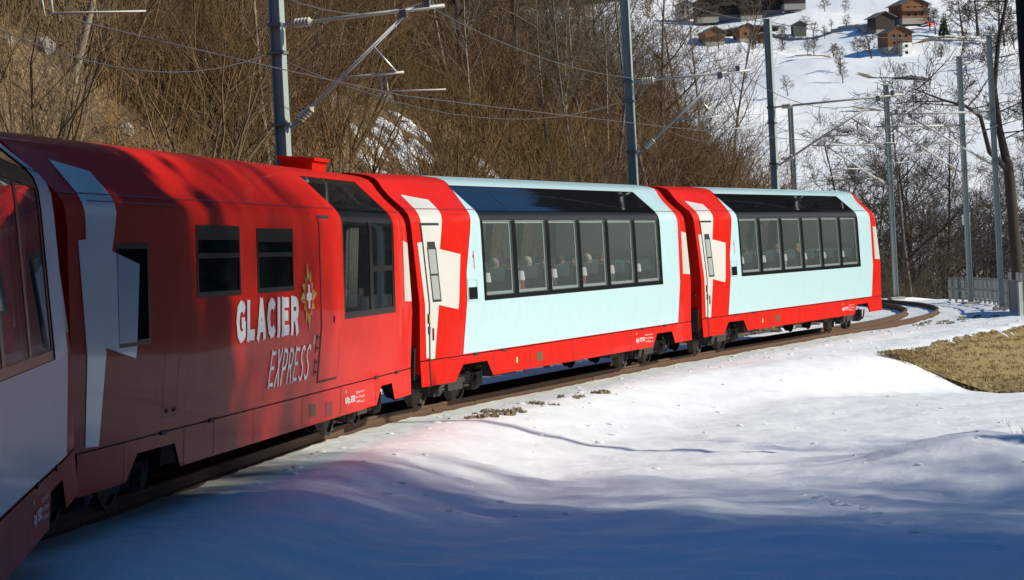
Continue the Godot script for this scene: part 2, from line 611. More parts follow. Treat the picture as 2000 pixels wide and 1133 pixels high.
func make_coach(kind: String, label: String, pose: Array, number: String) -> Node3D:
	var yaw: float = pose[3]
	var cant: float = pose[4]
	var D := Vector3(sin(yaw), 0, -cos(yaw))
	var N := Vector3(cos(yaw), 0, sin(yaw))
	var U := Vector3.UP * cos(cant) + N * sin(cant)
	var R := N * cos(cant) - Vector3.UP * sin(cant)
	var root := thing("railway_coach", label, "railway coach", Transform3D(Basis(D, U, R), Vector3(pose[0], pose[1], pose[2])), "coaches of the red and white train")
	var pano := kind == "pano"
	taper_front = 0.135 if pano else 0.0
	var both := [1.0, -1.0]
	var holes := []
	if pano:
		holes = [rect(2.42, 1.70, 13.42, 3.62)]
	else:
		holes = [rect(1.02, 1.77, 2.05, 2.76), rect(3.77, 2.19, 5.54, 2.96), rect(6.3, 2.19, 8.05, 2.94), rect(10.85, 1.74, 14.28, 3.64)]
	# shell and roof
	var st := SurfaceTool.new()
	st.begin(Mesh.PRIMITIVE_TRIANGLES)
	panel(st, rect(-0.38, 0.835, coach_end, 3.64), 0.0, holes, both)
	obj("body_shell", st, M.red, root, false)
	st = SurfaceTool.new()
	st.begin(Mesh.PRIMITIVE_TRIANGLES)
	panel(st, rect(-0.38, 3.64, coach_end, 3.78), 0.0, [], both)
	obj("roof", st, M.red, root, false)
	# end walls with gangway
	for e in [[-0.38, -1.0], [coach_end, 1.0]]:
		st = new_st()
		var o := end_outline(e[0], 0.5)
		var c := Vector3(e[0], 2.0, 0)
		for i in o.size():
			tri(st, c, o[i], o[(i + 1) % o.size()], Vector3(e[1], 0, 0))
		var w := obj("end_wall", st, M.red, root)
		st = new_st()
		for k in 4:
			box(st, Vector3(e[0] + e[1] * (0.05 + k * 0.1), 1.95, 0), Vector3(0.05, 2.2 + 0.08 * (k % 2), 1.5))
			box(st, Vector3(e[0] + e[1] * (0.1 + k * 0.1), 1.95, 0), Vector3(0.06, 2.1, 1.4))
		obj("gangway_bellows", st, M.rubber, w)
		st = new_st()
		box(st, Vector3(e[0] + e[1] * 0.14, 0.72, 0), Vector3(0.24, 0.42, 0.5))
		lathe(st, Transform3D(Basis(Vector3.BACK, -PI / 2 * e[1]), Vector3(e[0] + e[1] * 0.3, 0.55, 0)), [[0.05, 0.0], [0.05, 0.12], [0.22, 0.14], [0.22, 0.18], [0.0, 0.19]], 14)
		obj("coupler", st, M.under, w)
		st = new_st()
		for z in [-1.02, 1.02]:
			for y in [1.0, 1.35]:
				bar(st, Vector3(e[0] + e[1] * 0.07, y, z - 0.12), Vector3(e[0] + e[1] * 0.07, y, z + 0.12), 0.025, 0.025)
				for q in [-0.12, 0.12]:
					bar(st, Vector3(e[0], y, z + q), Vector3(e[0] + e[1] * 0.07, y, z + q), 0.02, 0.02)
		obj("grab_rail", st, M.under, w)
		st = new_st()
		box(st, Vector3(e[0] + e[1] * 0.03, 0.78, 1.0), Vector3(0.05, 0.5, 0.42))
		obj("step_recess", st, M.rubber, w)
	# skirt with bogie cut-outs
	var z0 := 0.44 if pano else 0.42
	var sk := [Vector2(-0.38, 0.42), Vector2(1.15, 0.42), Vector2(1.5, 0.68), Vector2(2.66, 0.68), Vector2(2.95, 0.42), Vector2(12.8, 0.42), Vector2(13.1, 0.68), Vector2(14.25, 0.68), Vector2(14.5, 0.42), Vector2(coach_end, 0.42), Vector2(coach_end, 0.818), Vector2(-0.38, 0.818)]
	if not pano:
		sk = [Vector2(0.0, 0.42), Vector2(1.47, 0.42), Vector2(1.83, 0.68), Vector2(3.11, 0.68), Vector2(3.34, 0.42), Vector2(13.3, 0.42), Vector2(13.6, 0.68), Vector2(14.35, 0.68), Vector2(14.6, 0.42), Vector2(coach_end, 0.42), Vector2(coach_end, 0.818), Vector2(0.0, 0.818)]
	for sd in both:
		pobj("skirt", [sk], 0.0, M.red, root, [sd], 0.03)
		pobj("seam", [rect(0.0, 0.80, coach_end, 0.84)], -0.02, M.rubber, root, [sd])
	# skirt joints, clips and hatches
	var joints := [3.0, 4.9, 7.4, 9.9, 11.2, 12.7] if pano else [1.4, 3.45, 4.6, 6.3, 8.7, 10.9, 13.2]
	for j in joints:
		pobj("skirt_joint", [rect(j, 0.43, j + 0.025, 0.81)], 0.003, M.dark_red, root)
	for j in ([2.0, 3.4, 11.9, 13.6] if pano else [2.6, 4.4, 13.1, 14.6]):
		pobj("skirt_clip", [rect(j, 0.80, j + 0.2, 0.845)], 0.012, M.rubber, root, [1.0], 0.012)
	# underframe and gear
	st = new_st()
	box(st, Vector3(7.75, 0.82, 0), Vector3(15.9, 0.12, 2.5))
	for z in [-0.75, 0.75]:
		box(st, Vector3(7.75, 0.68, z), Vector3(15.6, 0.18, 0.12))
	obj("underframe", st, M.under, root)
	for g in [[5.0, 1.3, 0.45], [7.2, 0.9, -0.3], [9.3, 1.2, 0.4], [10.9, 0.5, 0.7]]:
		st = new_st()
		box(st, Vector3(g[0], 0.5, g[2]), Vector3(g[1], 0.42, 0.7))
		obj("equipment_box", st, M.under, root)
	st = new_st(true)
	tube(st, [Vector3(4.1, 0.5, 0.6), Vector3(6.0, 0.36, 0.62), Vector3(8.5, 0.34, 0.62), Vector3(11.6, 0.5, 0.6)], [0.03, 0.03, 0.03, 0.03], 6)
	obj("brake_pipe", st, M.under, root)
	add_bogie(root, 2.2)
	add_bogie(root, 13.85 if pano else 14.2)
	inst("hose", M.hose_mesh, M.rubber, root, Transform3D(Basis(Vector3.UP, 0.5), Vector3(coach_end - 0.1, 0.1, 0.75)))
	inst("hose", M.hose_mesh, M.rubber, root, Transform3D(Basis(Vector3.UP, -0.4), Vector3(3.1, 0.18, 0.7)))
	# hatches and number
	pobj("hatch", [rect(5.25, 0.53, 5.6, 0.69)] if pano else [rect(9.1, 0.53, 9.45, 0.69)], 0.004, M.brass_dark, root)
	pobj("hatch", [rect(4.15, 0.56, 4.22, 0.66)] if pano else [rect(10.0, 0.47, 10.42, 0.66)], 0.004, M.cream if pano else M.dark_red, root)
	var s1 := 11.5 if pano else 11.15
	text_on("number", number, s1, 0.54, 0.62, 0.12, 0.0, 700, 0.0, M.white_letter, root)
	text_on("lettering", "III", s1, 0.72, 0.1, 0.03, 0.0, 400, 0.0, M.white_letter, root)
	for k in 3:
		text_on("lettering", ["17t 48P", "R+ 21", "18.5 m"][k], s1 + 0.68, 0.54 + k * 0.065, 0.28, 0.035, 0.0, 400, 0.0, M.white_letter, root)
		text_on("lettering", ["Rev 12", "MGB", "Zug R"][k], s1 + 1.0, 0.53 + k * 0.07, 0.24, 0.03, 0.0, 400, 0.0, M.white_letter, root)
	# white wrap at the far corner
	for sd in both:
		pobj("white_corner", [[Vector2(15.15, 1.88), Vector2(coach_end - 0.01, 1.86), Vector2(coach_end - 0.01, 2.76), Vector2(15.38, 2.8)]], 0.004, M.white, root, [sd])
	# roof seam
	for q in ([[-0.36, 2.4], [13.44, coach_end]] if pano else [[-0.36, 10.8], [14.3, coach_end]]):
		pobj("roof_seam", [rect(q[0], 3.214, q[1], 3.226)], 0.008, M.dark_red, root)
	if pano:
		pano_details(root)
	else:
		service_details(root)
	return root

func pano_details(root: Node3D) -> void:
	var both := [1.0, -1.0]
	var st := SurfaceTool.new()
	st.begin(Mesh.PRIMITIVE_TRIANGLES)
	panel(st, [Vector2(1.5, 0.85), Vector2(14.72, 0.85), Vector2(14.78, 2.0), Vector2(14.95, 3.22), Vector2(15.62, 3.70), Vector2(15.7, 3.78), Vector2(2.66, 3.78), Vector2(2.6, 3.70), Vector2(2.06, 3.22), Vector2(1.63, 2.19)], 0.005, [rect(2.42, 1.70, 13.42, 3.62)], both)
	obj("white_panel", st, M.pale, root, false)
	# window band
	var edges := [2.42, 4.15, 6.0, 7.85, 9.65, 11.52, 13.42]
	for sd in both:
		for i in 6:
			var a: float = edges[i] + (0.1 if i > 0 else 0.16)
			var b: float = edges[i + 1] - (0.1 if i < 5 else 0.14)
			pobj("window_pane", [rect(a - 0.02, 1.775, b + 0.02, 3.05)], -0.012, M.pane, root, [sd])
			if sd > 0:
				var fr := SurfaceTool.new()
				fr.begin(Mesh.PRIMITIVE_TRIANGLES)
				frame_poly(fr, a + 0.05, 1.84, b - 0.05, 3.0, 0.05, -0.05)
				obj("inner_frame", fr, M.grey_frame, root, false)
		for i in range(1, 6):
			pobj("window_mullion", [rect(edges[i] - 0.1, 1.775, edges[i] + 0.1, 3.05)], -0.008, M.black_gloss, root, [sd], 0.07)
		var fs := SurfaceTool.new()
		fs.begin(Mesh.PRIMITIVE_TRIANGLES)
		panel(fs, rect(2.42, 1.70, 13.42, 1.775), -0.006, [], [sd])
		panel(fs, rect(2.42, 3.05, 13.42, 3.2), -0.006, [], [sd])
		panel(fs, rect(2.42, 1.775, 2.58, 3.05), -0.006, [], [sd])
		panel(fs, rect(13.28, 1.775, 13.42, 3.05), -0.006, [], [sd])
		obj("window_frame", fs, M.black_gloss, root, false)
		for i in 6:
			pobj("roof_window", [rect(edges[i] + (0.012 if i > 0 else 0.0), 3.207, edges[i + 1] - (0.012 if i < 5 else 0.0), 3.62)], -0.004, M.roof_glass, root, [sd])
		pobj("seam", [rect(2.42, 3.18, 13.42, 3.62)], -0.03, M.rubber, root, [sd])
	# white cross-shaped wrap round the door
	var wrap := [Vector2(0.17, 3.45), Vector2(0.98, 3.37), Vector2(0.92, 3.15), Vector2(0.70, 2.58), Vector2(1.42, 2.49), Vector2(1.22, 1.6), Vector2(0.44, 1.69), Vector2(0.24, 0.84), Vector2(-0.12, 0.87), Vector2(-0.2, 2.69), Vector2(0.04, 2.70), Vector2(0.06, 3.15)]
	for sd in both:
		pobj("white_cross", [wrap], 0.004, M.white, root, [sd])
	# door
	st = SurfaceTool.new()
	st.begin(Mesh.PRIMITIVE_TRIANGLES)
	panel(st, rect(0.03, 0.86, 0.72, 2.96), 0.010, [], [1.0])
	var door := pobj("door", [[Vector2(0.04, 0.84), Vector2(0.24, 0.84), Vector2(0.44, 1.69), Vector2(0.69, 1.66), Vector2(0.69, 2.96), Vector2(0.04, 2.96)]], 0.009, M.white, root)
	pobj("door_edge", [rect(0.0, 0.42, 0.045, 3.0), rect(0.045, 2.96, 0.74, 3.0)], 0.011, M.rubber, door)
	var ds := SurfaceTool.new()
	ds.begin(Mesh.PRIMITIVE_TRIANGLES)
	frame_poly(ds, 0.21, 1.78, 0.51, 2.58, 0.035, 0.016)
	panel(ds, rect(0.2, 2.58, 0.52, 2.7), 0.016)
	panel(ds, rect(0.21, 2.16, 0.51, 2.19), 0.016)
	obj("window_frame", ds, M.rubber, door, false)
	pobj("door_window", [rect(0.21, 1.78, 0.51, 2.16)], 0.013, M.milk_glass, door)
	pobj("door_window", [rect(0.21, 2.19, 0.51, 2.58)], 0.013, M.milk_glass, door)
	pobj("door_handle", [rect(-0.06, 1.42, 0.0, 1.56)], 0.03, M.brass, door, [1.0], 0.03)
	pobj("door_handle", [rect(-0.04, 1.25, 0.02, 1.36)], 0.03, M.steel, door, [1.0], 0.03)
	pobj("handrail", [rect(0.14, 1.14, 0.17, 1.33)], 0.03, M.red, door, [1.0], 0.03)
	# small indicator window beside the panel edge
	var dsp := pobj("destination_display", [rect(1.66, 1.74, 2.08, 1.94)], 0.012, M.black_gloss, root)
	var f2 := SurfaceTool.new()
	f2.begin(Mesh.PRIMITIVE_TRIANGLES)
	frame_poly(f2, 1.66, 1.74, 2.08, 2.06, 0.025, 0.014)
	obj("display_frame", f2, M.pale, dsp, false)
	pobj("red_marking", [[Vector2(1.99, 2.24), Vector2(2.02, 2.24), Vector2(2.01, 2.54), Vector2(1.985, 2.54)], [Vector2(1.93, 2.44), Vector2(1.985, 2.42), Vector2(1.985, 2.5)]], 0.009, M.red, root)
	# inside: floor, ceiling, seats, tables
	st = new_st()
	box(st, Vector3(7.8, 0.98, 0), Vector3(15.4, 0.06, 2.45))
	obj("floor", st, M.carpet, root)
	st = new_st()
	box(st, Vector3(7.8, 3.3, 0), Vector3(15.0, 0.05, 1.5))
	obj("ceiling", st, M.ceil, root)
	for s in [2.25, 13.6]:
		st = new_st()
		box(st, Vector3(s, 2.05, 0), Vector3(0.05, 2.1, 2.2))
		obj("partition", st, M.ceil, root)
	for i in 6:
		var c: float = (edges[i] + edges[i + 1]) * 0.5
		for z in [-0.72, 0.72]:
			for dirn in [-1.0, 1.0]:
				var seat := inst("seat", M.seat_mesh, M.seat, root, Transform3D(Basis(Vector3.UP, 0.0 if dirn < 0 else PI), Vector3(c + dirn * 0.62, 1.01, z)))
				inst("headrest_cover", M.headrest_mesh, M.teal, seat)
			var tb := inst("table", M.table_mesh, M.table, root, Transform3D(Basis.IDENTITY, Vector3(c, 1.01, z)))
			inst("table_lamp", M.lamp_mesh, M.lamp, tb)

func service_details(root: Node3D) -> void:
	# white cross-shaped wrap at the near end
	pobj("white_cross", [[Vector2(0.41, 3.52), Vector2(1.32, 3.44), Vector2(1.16, 3.22), Vector2(0.88, 2.69), Vector2(1.74, 2.56), Vector2(1.56, 1.64), Vector2(0.62, 1.78), Vector2(0.60, 0.85), Vector2(0.2, 0.87), Vector2(-0.1, 2.79), Vector2(0.12, 2.8), Vector2(0.14, 3.16)]], 0.006, M.white, root)
	pobj("white_film", [[Vector2(1.03, 1.80), Vector2(1.58, 1.80), Vector2(1.73, 2.56), Vector2(1.03, 2.66)]], 0.009, M.film, root)
	# windows
	for w in [[1.02, 1.77, 2.05, 2.76, false], [3.77, 2.19, 5.54, 2.96, true], [6.3, 2.19, 8.05, 2.94, true]]:
		var st := SurfaceTool.new()
		st.begin(Mesh.PRIMITIVE_TRIANGLES)
		frame_poly(st, w[0] + 0.06, w[1] + 0.05, w[2] - 0.06, w[3] - (0.16 if w[4] else 0.05), 0.06, 0.006)
		if w[4]:
			panel(st, rect(w[0], w[3] - 0.16, w[2], w[3]), 0.007)
			panel(st, rect(w[0] + 0.06, 2.6, w[2] - 0.06, 2.655), 0.008)
		var f := obj("window_frame", st, M.black_gloss, root, false)
		if w[4]:
			pobj("window_pane", [rect(w[0] + 0.05, w[1] + 0.04, w[2] - 0.05, 2.6)], -0.012, M.pane_dark, f)
			pobj("window_pane", [rect(w[0] + 0.05, 2.655, w[2] - 0.05, w[3] - 0.14)], -0.006, M.pane_dark, f)
		else:
			pobj("window_pane", [rect(w[0] + 0.05, w[1] + 0.04, w[2] - 0.05, w[3] - 0.04)], -0.01, M.pane_dark, f)
	# tall window of the saloon end with its roof glass
	var bs := SurfaceTool.new()
	bs.begin(Mesh.PRIMITIVE_TRIANGLES)
	panel(bs, rect(10.85, 1.74, 14.28, 1.83), -0.004)
	panel(bs, rect(10.85, 3.05, 14.28, 3.2), -0.004)
	panel(bs, rect(10.85, 1.83, 10.95, 3.05), -0.004)
	panel(bs, rect(14.14, 1.83, 14.28, 3.05), -0.004)
	panel(bs, rect(12.56, 1.83, 12.78, 3.05), -0.002)
	panel(bs, rect(12.78, 2.36, 14.14, 2.44), -0.002)
	var bf := obj("window_frame", bs, M.black_gloss, root, false)
	pobj("window_pane", [rect(10.93, 1.82, 12.58, 3.06)], -0.014, M.pane_dark, bf)
	pobj("window_pane", [rect(12.76, 1.82, 14.16, 2.37)], -0.014, M.pane_dark, bf)
	pobj("window_pane", [rect(12.76, 2.43, 14.16, 3.06)], -0.010, M.pane_dark, bf)
	for p in [[10.85, 12.55], [12.57, 14.28]]:
		pobj("roof_window", [rect(p[0], 3.207, p[1], 3.64)], -0.003, M.roof_glass, root)
	pobj("seam", [rect(10.8, 3.19, 14.3, 3.66)], -0.03, M.rubber, root)
	for c in [[10.98, 11.3], [11.9, 12.5]]:
		var cs := new_st(true)
		for k in 9:
			var s: float = lerpf(c[0], c[1], k / 8.0)
			tube(cs, [Vector3(s, 1.85, 1.08 + 0.03 * (k % 2)), Vector3(s, 3.0, 1.05 + 0.03 * (k % 2))], [0.035, 0.03], 6)
		obj("curtain", cs, M.curtain, root)
	# service door
	var sd := pobj("service_door", [rect(9.5, 0.98, 10.55, 3.08)], 0.008, M.red, root)
	pobj("door_edge", [rect(9.46, 0.95, 9.5, 3.12), rect(9.5, 3.08, 10.1, 3.12), rect(9.5, 0.95, 10.58, 0.975), rect(10.55, 0.98, 10.562, 3.08)], 0.009, M.rubber, sd)
	pobj("door_handle", [rect(10.15, 1.72, 10.2, 1.8)], 0.02, M.rubber, sd, [1.0], 0.02)
	pobj("hatch", [rect(9.24, 1.35, 9.4, 1.6)], 0.006, M.dark_red, root)
	pobj("hatch", [rect(9.24, 1.05, 9.4, 1.28)], 0.006, M.dark_red, root)
	for h in [1.09, 1.22, 1.4, 1.54]:
		pobj("hatch_catch", [rect(9.28, h, 9.36, h + 0.03)], 0.014, M.rubber, root, [1.0], 0.01)
	# filler flap and its bolts near the bottom
	var fl := SurfaceTool.new()
	fl.begin(Mesh.PRIMITIVE_TRIANGLES)
	frame_poly(fl, 2.62, 0.98, 3.1, 1.62, 0.012, 0.006)
	var flap := obj("service_flap", fl, M.dark_red, root, false)
	for s in [2.72, 2.98]:
		pobj("bolt", [rect(s, 1.02, s + 0.05, 1.06)], 0.012, M.rubber, flap, [1.0], 0.01)
	# roof joints
	pobj("roof_joint", [rect(0.3, 3.15, 3.2, 3.163), rect(3.18, 3.16, 3.195, 3.66)], 0.006, M.dark_red, root)
	var vb := new_st()
	box(vb, Vector3(14.9, 3.84, -0.35), Vector3(0.9, 0.2, 0.5))
	box(vb, Vector3(14.9, 3.95, -0.35), Vector3(1.0, 0.05, 0.58))
	obj("roof_vent", vb, M.red, root)
	# dark inside behind the glass
	var ins := new_st()
	box(ins, Vector3(7.8, 2.1, -0.35), Vector3(15.2, 2.2, 0.05))
	box(ins, Vector3(7.8, 0.98, 0.3), Vector3(15.2, 0.05, 1.8))
	box(ins, Vector3(7.8, 3.2, 0.0), Vector3(15.0, 0.04, 1.6))
	for s in [0.9, 2.2, 3.6, 5.8, 8.3, 10.7, 14.4]:
		box(ins, Vector3(s, 2.1, 0.3), Vector3(0.04, 2.1, 1.5))
	obj("inner_wall", ins, M.inside, root)
	# lettering
	big_letters("GLACIER", 5.24, 1.635, 0.03, 0.43, 0.48, 0.1, 0.125, root)
	big_letters("EXPRESS", 6.84, 1.03, 0.05, 0.25, 0.46, 0.22, 0.042, root)
	text_on("lettering", "®", 9.03, 1.47, 0.13, 0.12, 0.0, 400, 0.0, M.white_letter, root)
	# gold star flower with a white cross on a red oval
	var cen := Vector2(8.76, 2.09)
	var petals := []
	var shade := []
	for k in 12:
		var a := TAU * k / 12.0 + 0.08
		var long: float = [0.44, 0.30, 0.36][k % 3]
		var dv := Vector2(cos(a), sin(a))
		var nv := Vector2(-dv.y, dv.x)
		var sx := Vector2(1.02, 1.0)
		petals.append([cen + dv * 0.12 * sx - nv * 0.05, cen + dv * long * 0.62 * sx - nv * 0.075, cen + dv * long * sx, cen + dv * long * 0.62 * sx + nv * 0.06, cen + dv * 0.12 * sx + nv * 0.05])
		shade.append([cen + dv * 0.14 * sx, cen + dv * long * 0.60 * sx + nv * 0.055, cen + dv * long * 0.93 * sx, cen + dv * long * 0.5 * sx + nv * 0.005])
	var em := pobj("star_emblem", petals, 0.012, M.gold, root)
	pobj("petal_shade", shade, 0.014, M.gold_dark, em)
	for q in [[0.2, 0.24, 0.016, M.gold_dark], [0.18, 0.22, 0.018, M.red]]:
		var e := []
		for k in 20:
			e.append(cen + Vector2(cos(TAU * k / 20) * q[0], sin(TAU * k / 20) * q[1]))
		pobj("oval", [e], q[2], q[3], em)
	pobj("cross", [rect(cen.x - 0.05, cen.y - 0.15, cen.x + 0.05, cen.y + 0.15), rect(cen.x - 0.13, cen.y - 0.045, cen.x - 0.05, cen.y + 0.045), rect(cen.x + 0.05, cen.y - 0.045, cen.x + 0.13, cen.y + 0.045)], 0.021, M.white_letter, em)

func furniture_meshes() -> void:
	var st := new_st()
	box(st, Vector3(0, 0.42, 0), Vector3(0.46, 0.12, 0.92))
	box(st, Vector3(-0.2, 0.78, 0), Vector3(0.12, 0.75, 0.92), Basis(Vector3.BACK, 0.12))
	box(st, Vector3(0, 0.18, 0), Vector3(0.36, 0.36, 0.8))
	M.seat_mesh = meshed(st)
	st = new_st()
	for z in [-0.23, 0.23]:
		box(st, Vector3(-0.235, 1.08, z), Vector3(0.15, 0.22, 0.3), Basis(Vector3.BACK, 0.12))
	M.headrest_mesh = meshed(st)
	st = new_st()
	box(st, Vector3(0, 0.75, 0), Vector3(0.62, 0.035, 0.95))
	box(st, Vector3(0, 0.37, 0), Vector3(0.06, 0.74, 0.3))
	M.table_mesh = meshed(st)
	st = new_st()
	lathe(st, Transform3D(Basis.IDENTITY, Vector3(0.05, 0.77, 0.3)), [[0.06, 0.0], [0.06, 0.012], [0.012, 0.02], [0.012, 0.2], [0.1, 0.2], [0.07, 0.36], [0.0, 0.36]], 12)
	lathe(st, Transform3D(Basis.IDENTITY, Vector3(-0.16, 0.77, 0.1)), [[0.035, 0.0], [0.045, 0.11], [0.04, 0.11], [0.03, 0.01]], 10)
	box(st, Vector3(0.2, 0.785, 0.05), Vector3(0.15, 0.03, 0.2))
	M.lamp_mesh = meshed(st)

# ---------------------------------------------------------------- people (one continuous surface)
func cap_dist(p: Vector3, a: Vector3, b: Vector3, ra: float, rb: float) -> float:
	var ab := b - a
	var t := clampf((p - a).dot(ab) / maxf(ab.length_squared(), 1e-6), 0, 1)
	return (p - a - ab * t).length() - lerpf(ra, rb, t)

func body_mesh(bones: Array, cell: float, paint_: Callable) -> Mesh:
	var lo := Vector3.INF
	var hi := -Vector3.INF
	for b in bones:
		for k in 2:
			var r: float = b[2 + k] + 0.05
			lo = lo.min(b[k] - Vector3(r, r, r))
			hi = hi.max(b[k] + Vector3(r, r, r))
	var n := Vector3i(((hi - lo) / cell).ceil()) + Vector3i.ONE
	var f := PackedFloat32Array()
	f.resize(n.x * n.y * n.z)
	f.fill(1.0)
	for b in bones:
		var r: float = maxf(b[2], b[3]) + 0.06
		var l: Vector3 = ((b[0].min(b[1]) - Vector3(r, r, r) - lo) / cell).floor()
		var h: Vector3 = ((b[0].max(b[1]) + Vector3(r, r, r) - lo) / cell).ceil()
		for x in range(maxi(0, int(l.x)), mini(n.x, int(h.x) + 1)):
			for y in range(maxi(0, int(l.y)), mini(n.y, int(h.y) + 1)):
				for z in range(maxi(0, int(l.z)), mini(n.z, int(h.z) + 1)):
					var i := (x * n.y + y) * n.z + z
					var d := cap_dist(lo + Vector3(x, y, z) * cell, b[0], b[1], b[2], b[3])
					var k := 0.03
					var hh := clampf(0.5 + 0.5 * (f[i] - d) / k, 0, 1)
					f[i] = lerpf(f[i], d, hh) - k * hh * (1.0 - hh)
	var id := {}
	var v := PackedVector3Array()
	var cs := PackedColorArray()
	for x in n.x - 1:
		for y in n.y - 1:
			for z in n.z - 1:
				var sum := Vector3.ZERO
				var cnt := 0
				var val := []
				for c in 8:
					val.append(f[((x + (c & 1)) * n.y + y + ((c >> 1) & 1)) * n.z + z + (c >> 2)])
				for e in [[0, 1], [2, 3], [4, 5], [6, 7], [0, 2], [1, 3], [4, 6], [5, 7], [0, 4], [1, 5], [2, 6], [3, 7]]:
					var a: float = val[e[0]]
					var b: float = val[e[1]]
					if (a < 0.0) != (b < 0.0):
						var t := a / (a - b)
						var pa := Vector3(e[0] & 1, (e[0] >> 1) & 1, e[0] >> 2)
						var pb := Vector3(e[1] & 1, (e[1] >> 1) & 1, e[1] >> 2)
						sum += pa.lerp(pb, t)
						cnt += 1
				if cnt > 0:
					id[(x * n.y + y) * n.z + z] = v.size()
					var p := lo + (Vector3(x, y, z) + sum / cnt) * cell
					v.append(p)
					cs.append(paint_.call(p))
	var ix := PackedInt32Array()
	for x in range(1, n.x - 1):
		for y in range(1, n.y - 1):
			for z in range(1, n.z - 1):
				var i := (x * n.y + y) * n.z + z
				var s0 := f[i] < 0.0
				var st := [n.y * n.z, n.z, 1]
				for ax in 3:
					var j: int = i + st[ax]
					if s0 == (f[j] < 0.0):
						continue
					var u: int = st[(ax + 1) % 3]
					var w: int = st[(ax + 2) % 3]
					var q := [i - u - w, i - w, i, i - u]
					if not (id.has(q[0]) and id.has(q[1]) and id.has(q[2]) and id.has(q[3])):
						continue
					if s0:
						ix.append_array([id[q[0]], id[q[2]], id[q[1]], id[q[0]], id[q[3]], id[q[2]]])
					else:
						ix.append_array([id[q[0]], id[q[1]], id[q[2]], id[q[0]], id[q[2]], id[q[3]]])
	var nr := PackedVector3Array()
	nr.resize(v.size())
	for t in range(0, ix.size(), 3):
		var nn := (v[ix[t + 2]] - v[ix[t]]).cross(v[ix[t + 1]] - v[ix[t]])
		for k in 3:
			nr[ix[t + k]] += nn
	for i in nr.size():
		nr[i] = nr[i].normalized()
	var arr := []
	arr.resize(Mesh.ARRAY_MAX)
	arr[Mesh.ARRAY_VERTEX] = v
	arr[Mesh.ARRAY_NORMAL] = nr
	arr[Mesh.ARRAY_COLOR] = cs
	arr[Mesh.ARRAY_INDEX] = ix
	var am := ArrayMesh.new()
	am.add_surface_from_arrays(Mesh.PRIMITIVE_TRIANGLES, arr)
	return am

func person_mesh(cloth: Color, hair: Color, lean: float) -> Mesh:
	# seated, facing +x, origin on the seat cushion
	var ch := Vector3(lean, 0.42, 0)
	var hd := Vector3(lean * 1.4 + 0.03, 0.76, 0)
	var bones := [
		[Vector3(0, 0.08, -0.07), Vector3(0, 0.08, 0.07), 0.13, 0.13],
		[Vector3(0, 0.12, 0), ch + Vector3(0, -0.08, 0), 0.135, 0.14],
		[ch + Vector3(0, 0, -0.12), ch + Vector3(0, 0, 0.12), 0.1, 0.1],
		[ch + Vector3(0, 0.08, 0), hd + Vector3(-0.02, -0.06, 0), 0.06, 0.052],
		[hd + Vector3(-0.015, 0.035, 0), hd + Vector3(0.02, -0.03, 0), 0.092, 0.075],
		[hd + Vector3(0.085, 0.005, 0), hd + Vector3(0.105, -0.02, 0), 0.012, 0.016],
		[hd + Vector3(-0.005, 0.0, -0.085), hd + Vector3(-0.005, -0.03, -0.085), 0.018, 0.014],
		[hd + Vector3(-0.005, 0.0, 0.085), hd + Vector3(-0.005, -0.03, 0.085), 0.018, 0.014]]
	for s in [-1.0, 1.0]:
		bones.append([Vector3(0, 0.07, s * 0.09), Vector3(0.4, 0.09, s * 0.11), 0.09, 0.065])
		bones.append([Vector3(0.4, 0.09, s * 0.11), Vector3(0.42, -0.34, s * 0.11), 0.062, 0.045])
		bones.append([Vector3(0.42, -0.36, s * 0.11), Vector3(0.56, -0.38, s * 0.12), 0.042, 0.035])
		var el: Vector3 = ch + Vector3(0.1, -0.24, s * 0.22)
		var wr := Vector3(0.36, 0.33, s * 0.12)
		bones.append([ch + Vector3(0, 0.02, s * 0.18), el, 0.058, 0.045])
		bones.append([el, wr, 0.045, 0.032])
		bones.append([wr, wr + Vector3(0.07, 0.0, -s * 0.01), 0.034, 0.03])
		for k in 4:
			bones.append([wr + Vector3(0.07, 0.0, (k - 1.5) * 0.018), wr + Vector3(0.07 + [0.05, 0.065, 0.06, 0.045][k], -0.02, (k - 1.5) * 0.021), 0.010, 0.008])
		bones.append([wr + Vector3(0.03, 0.0, -s * 0.03), wr + Vector3(0.07, -0.01, -s * 0.06), 0.011, 0.009])
	var col := func(p: Vector3) -> Color:
		var q := p - hd
		if p.y > hd.y - 0.11:
			if q.y > 0.055 - maxf(0.0, -q.x) * 1.6 or (q.x < -0.04 and q.y > -0.05):
				return hair
			if q.x > 0.06 and absf(q.y - 0.012) < 0.013 and absf(absf(q.z) - 0.035) < 0.016:
				return Color(0.03, 0.02, 0.02)
			if q.x > 0.06 and absf(q.y + 0.052) < 0.008 and absf(q.z) < 0.025:
				return Color(0.3, 0.1, 0.08)
			return Color(0.48, 0.28, 0.19)
		if p.x > 0.34 and p.y > 0.25:
			return Color(0.48, 0.28, 0.19)
		return cloth if p.y > 0.16 else Color(0.03, 0.035, 0.06)
	return body_mesh(bones, 0.022, col)

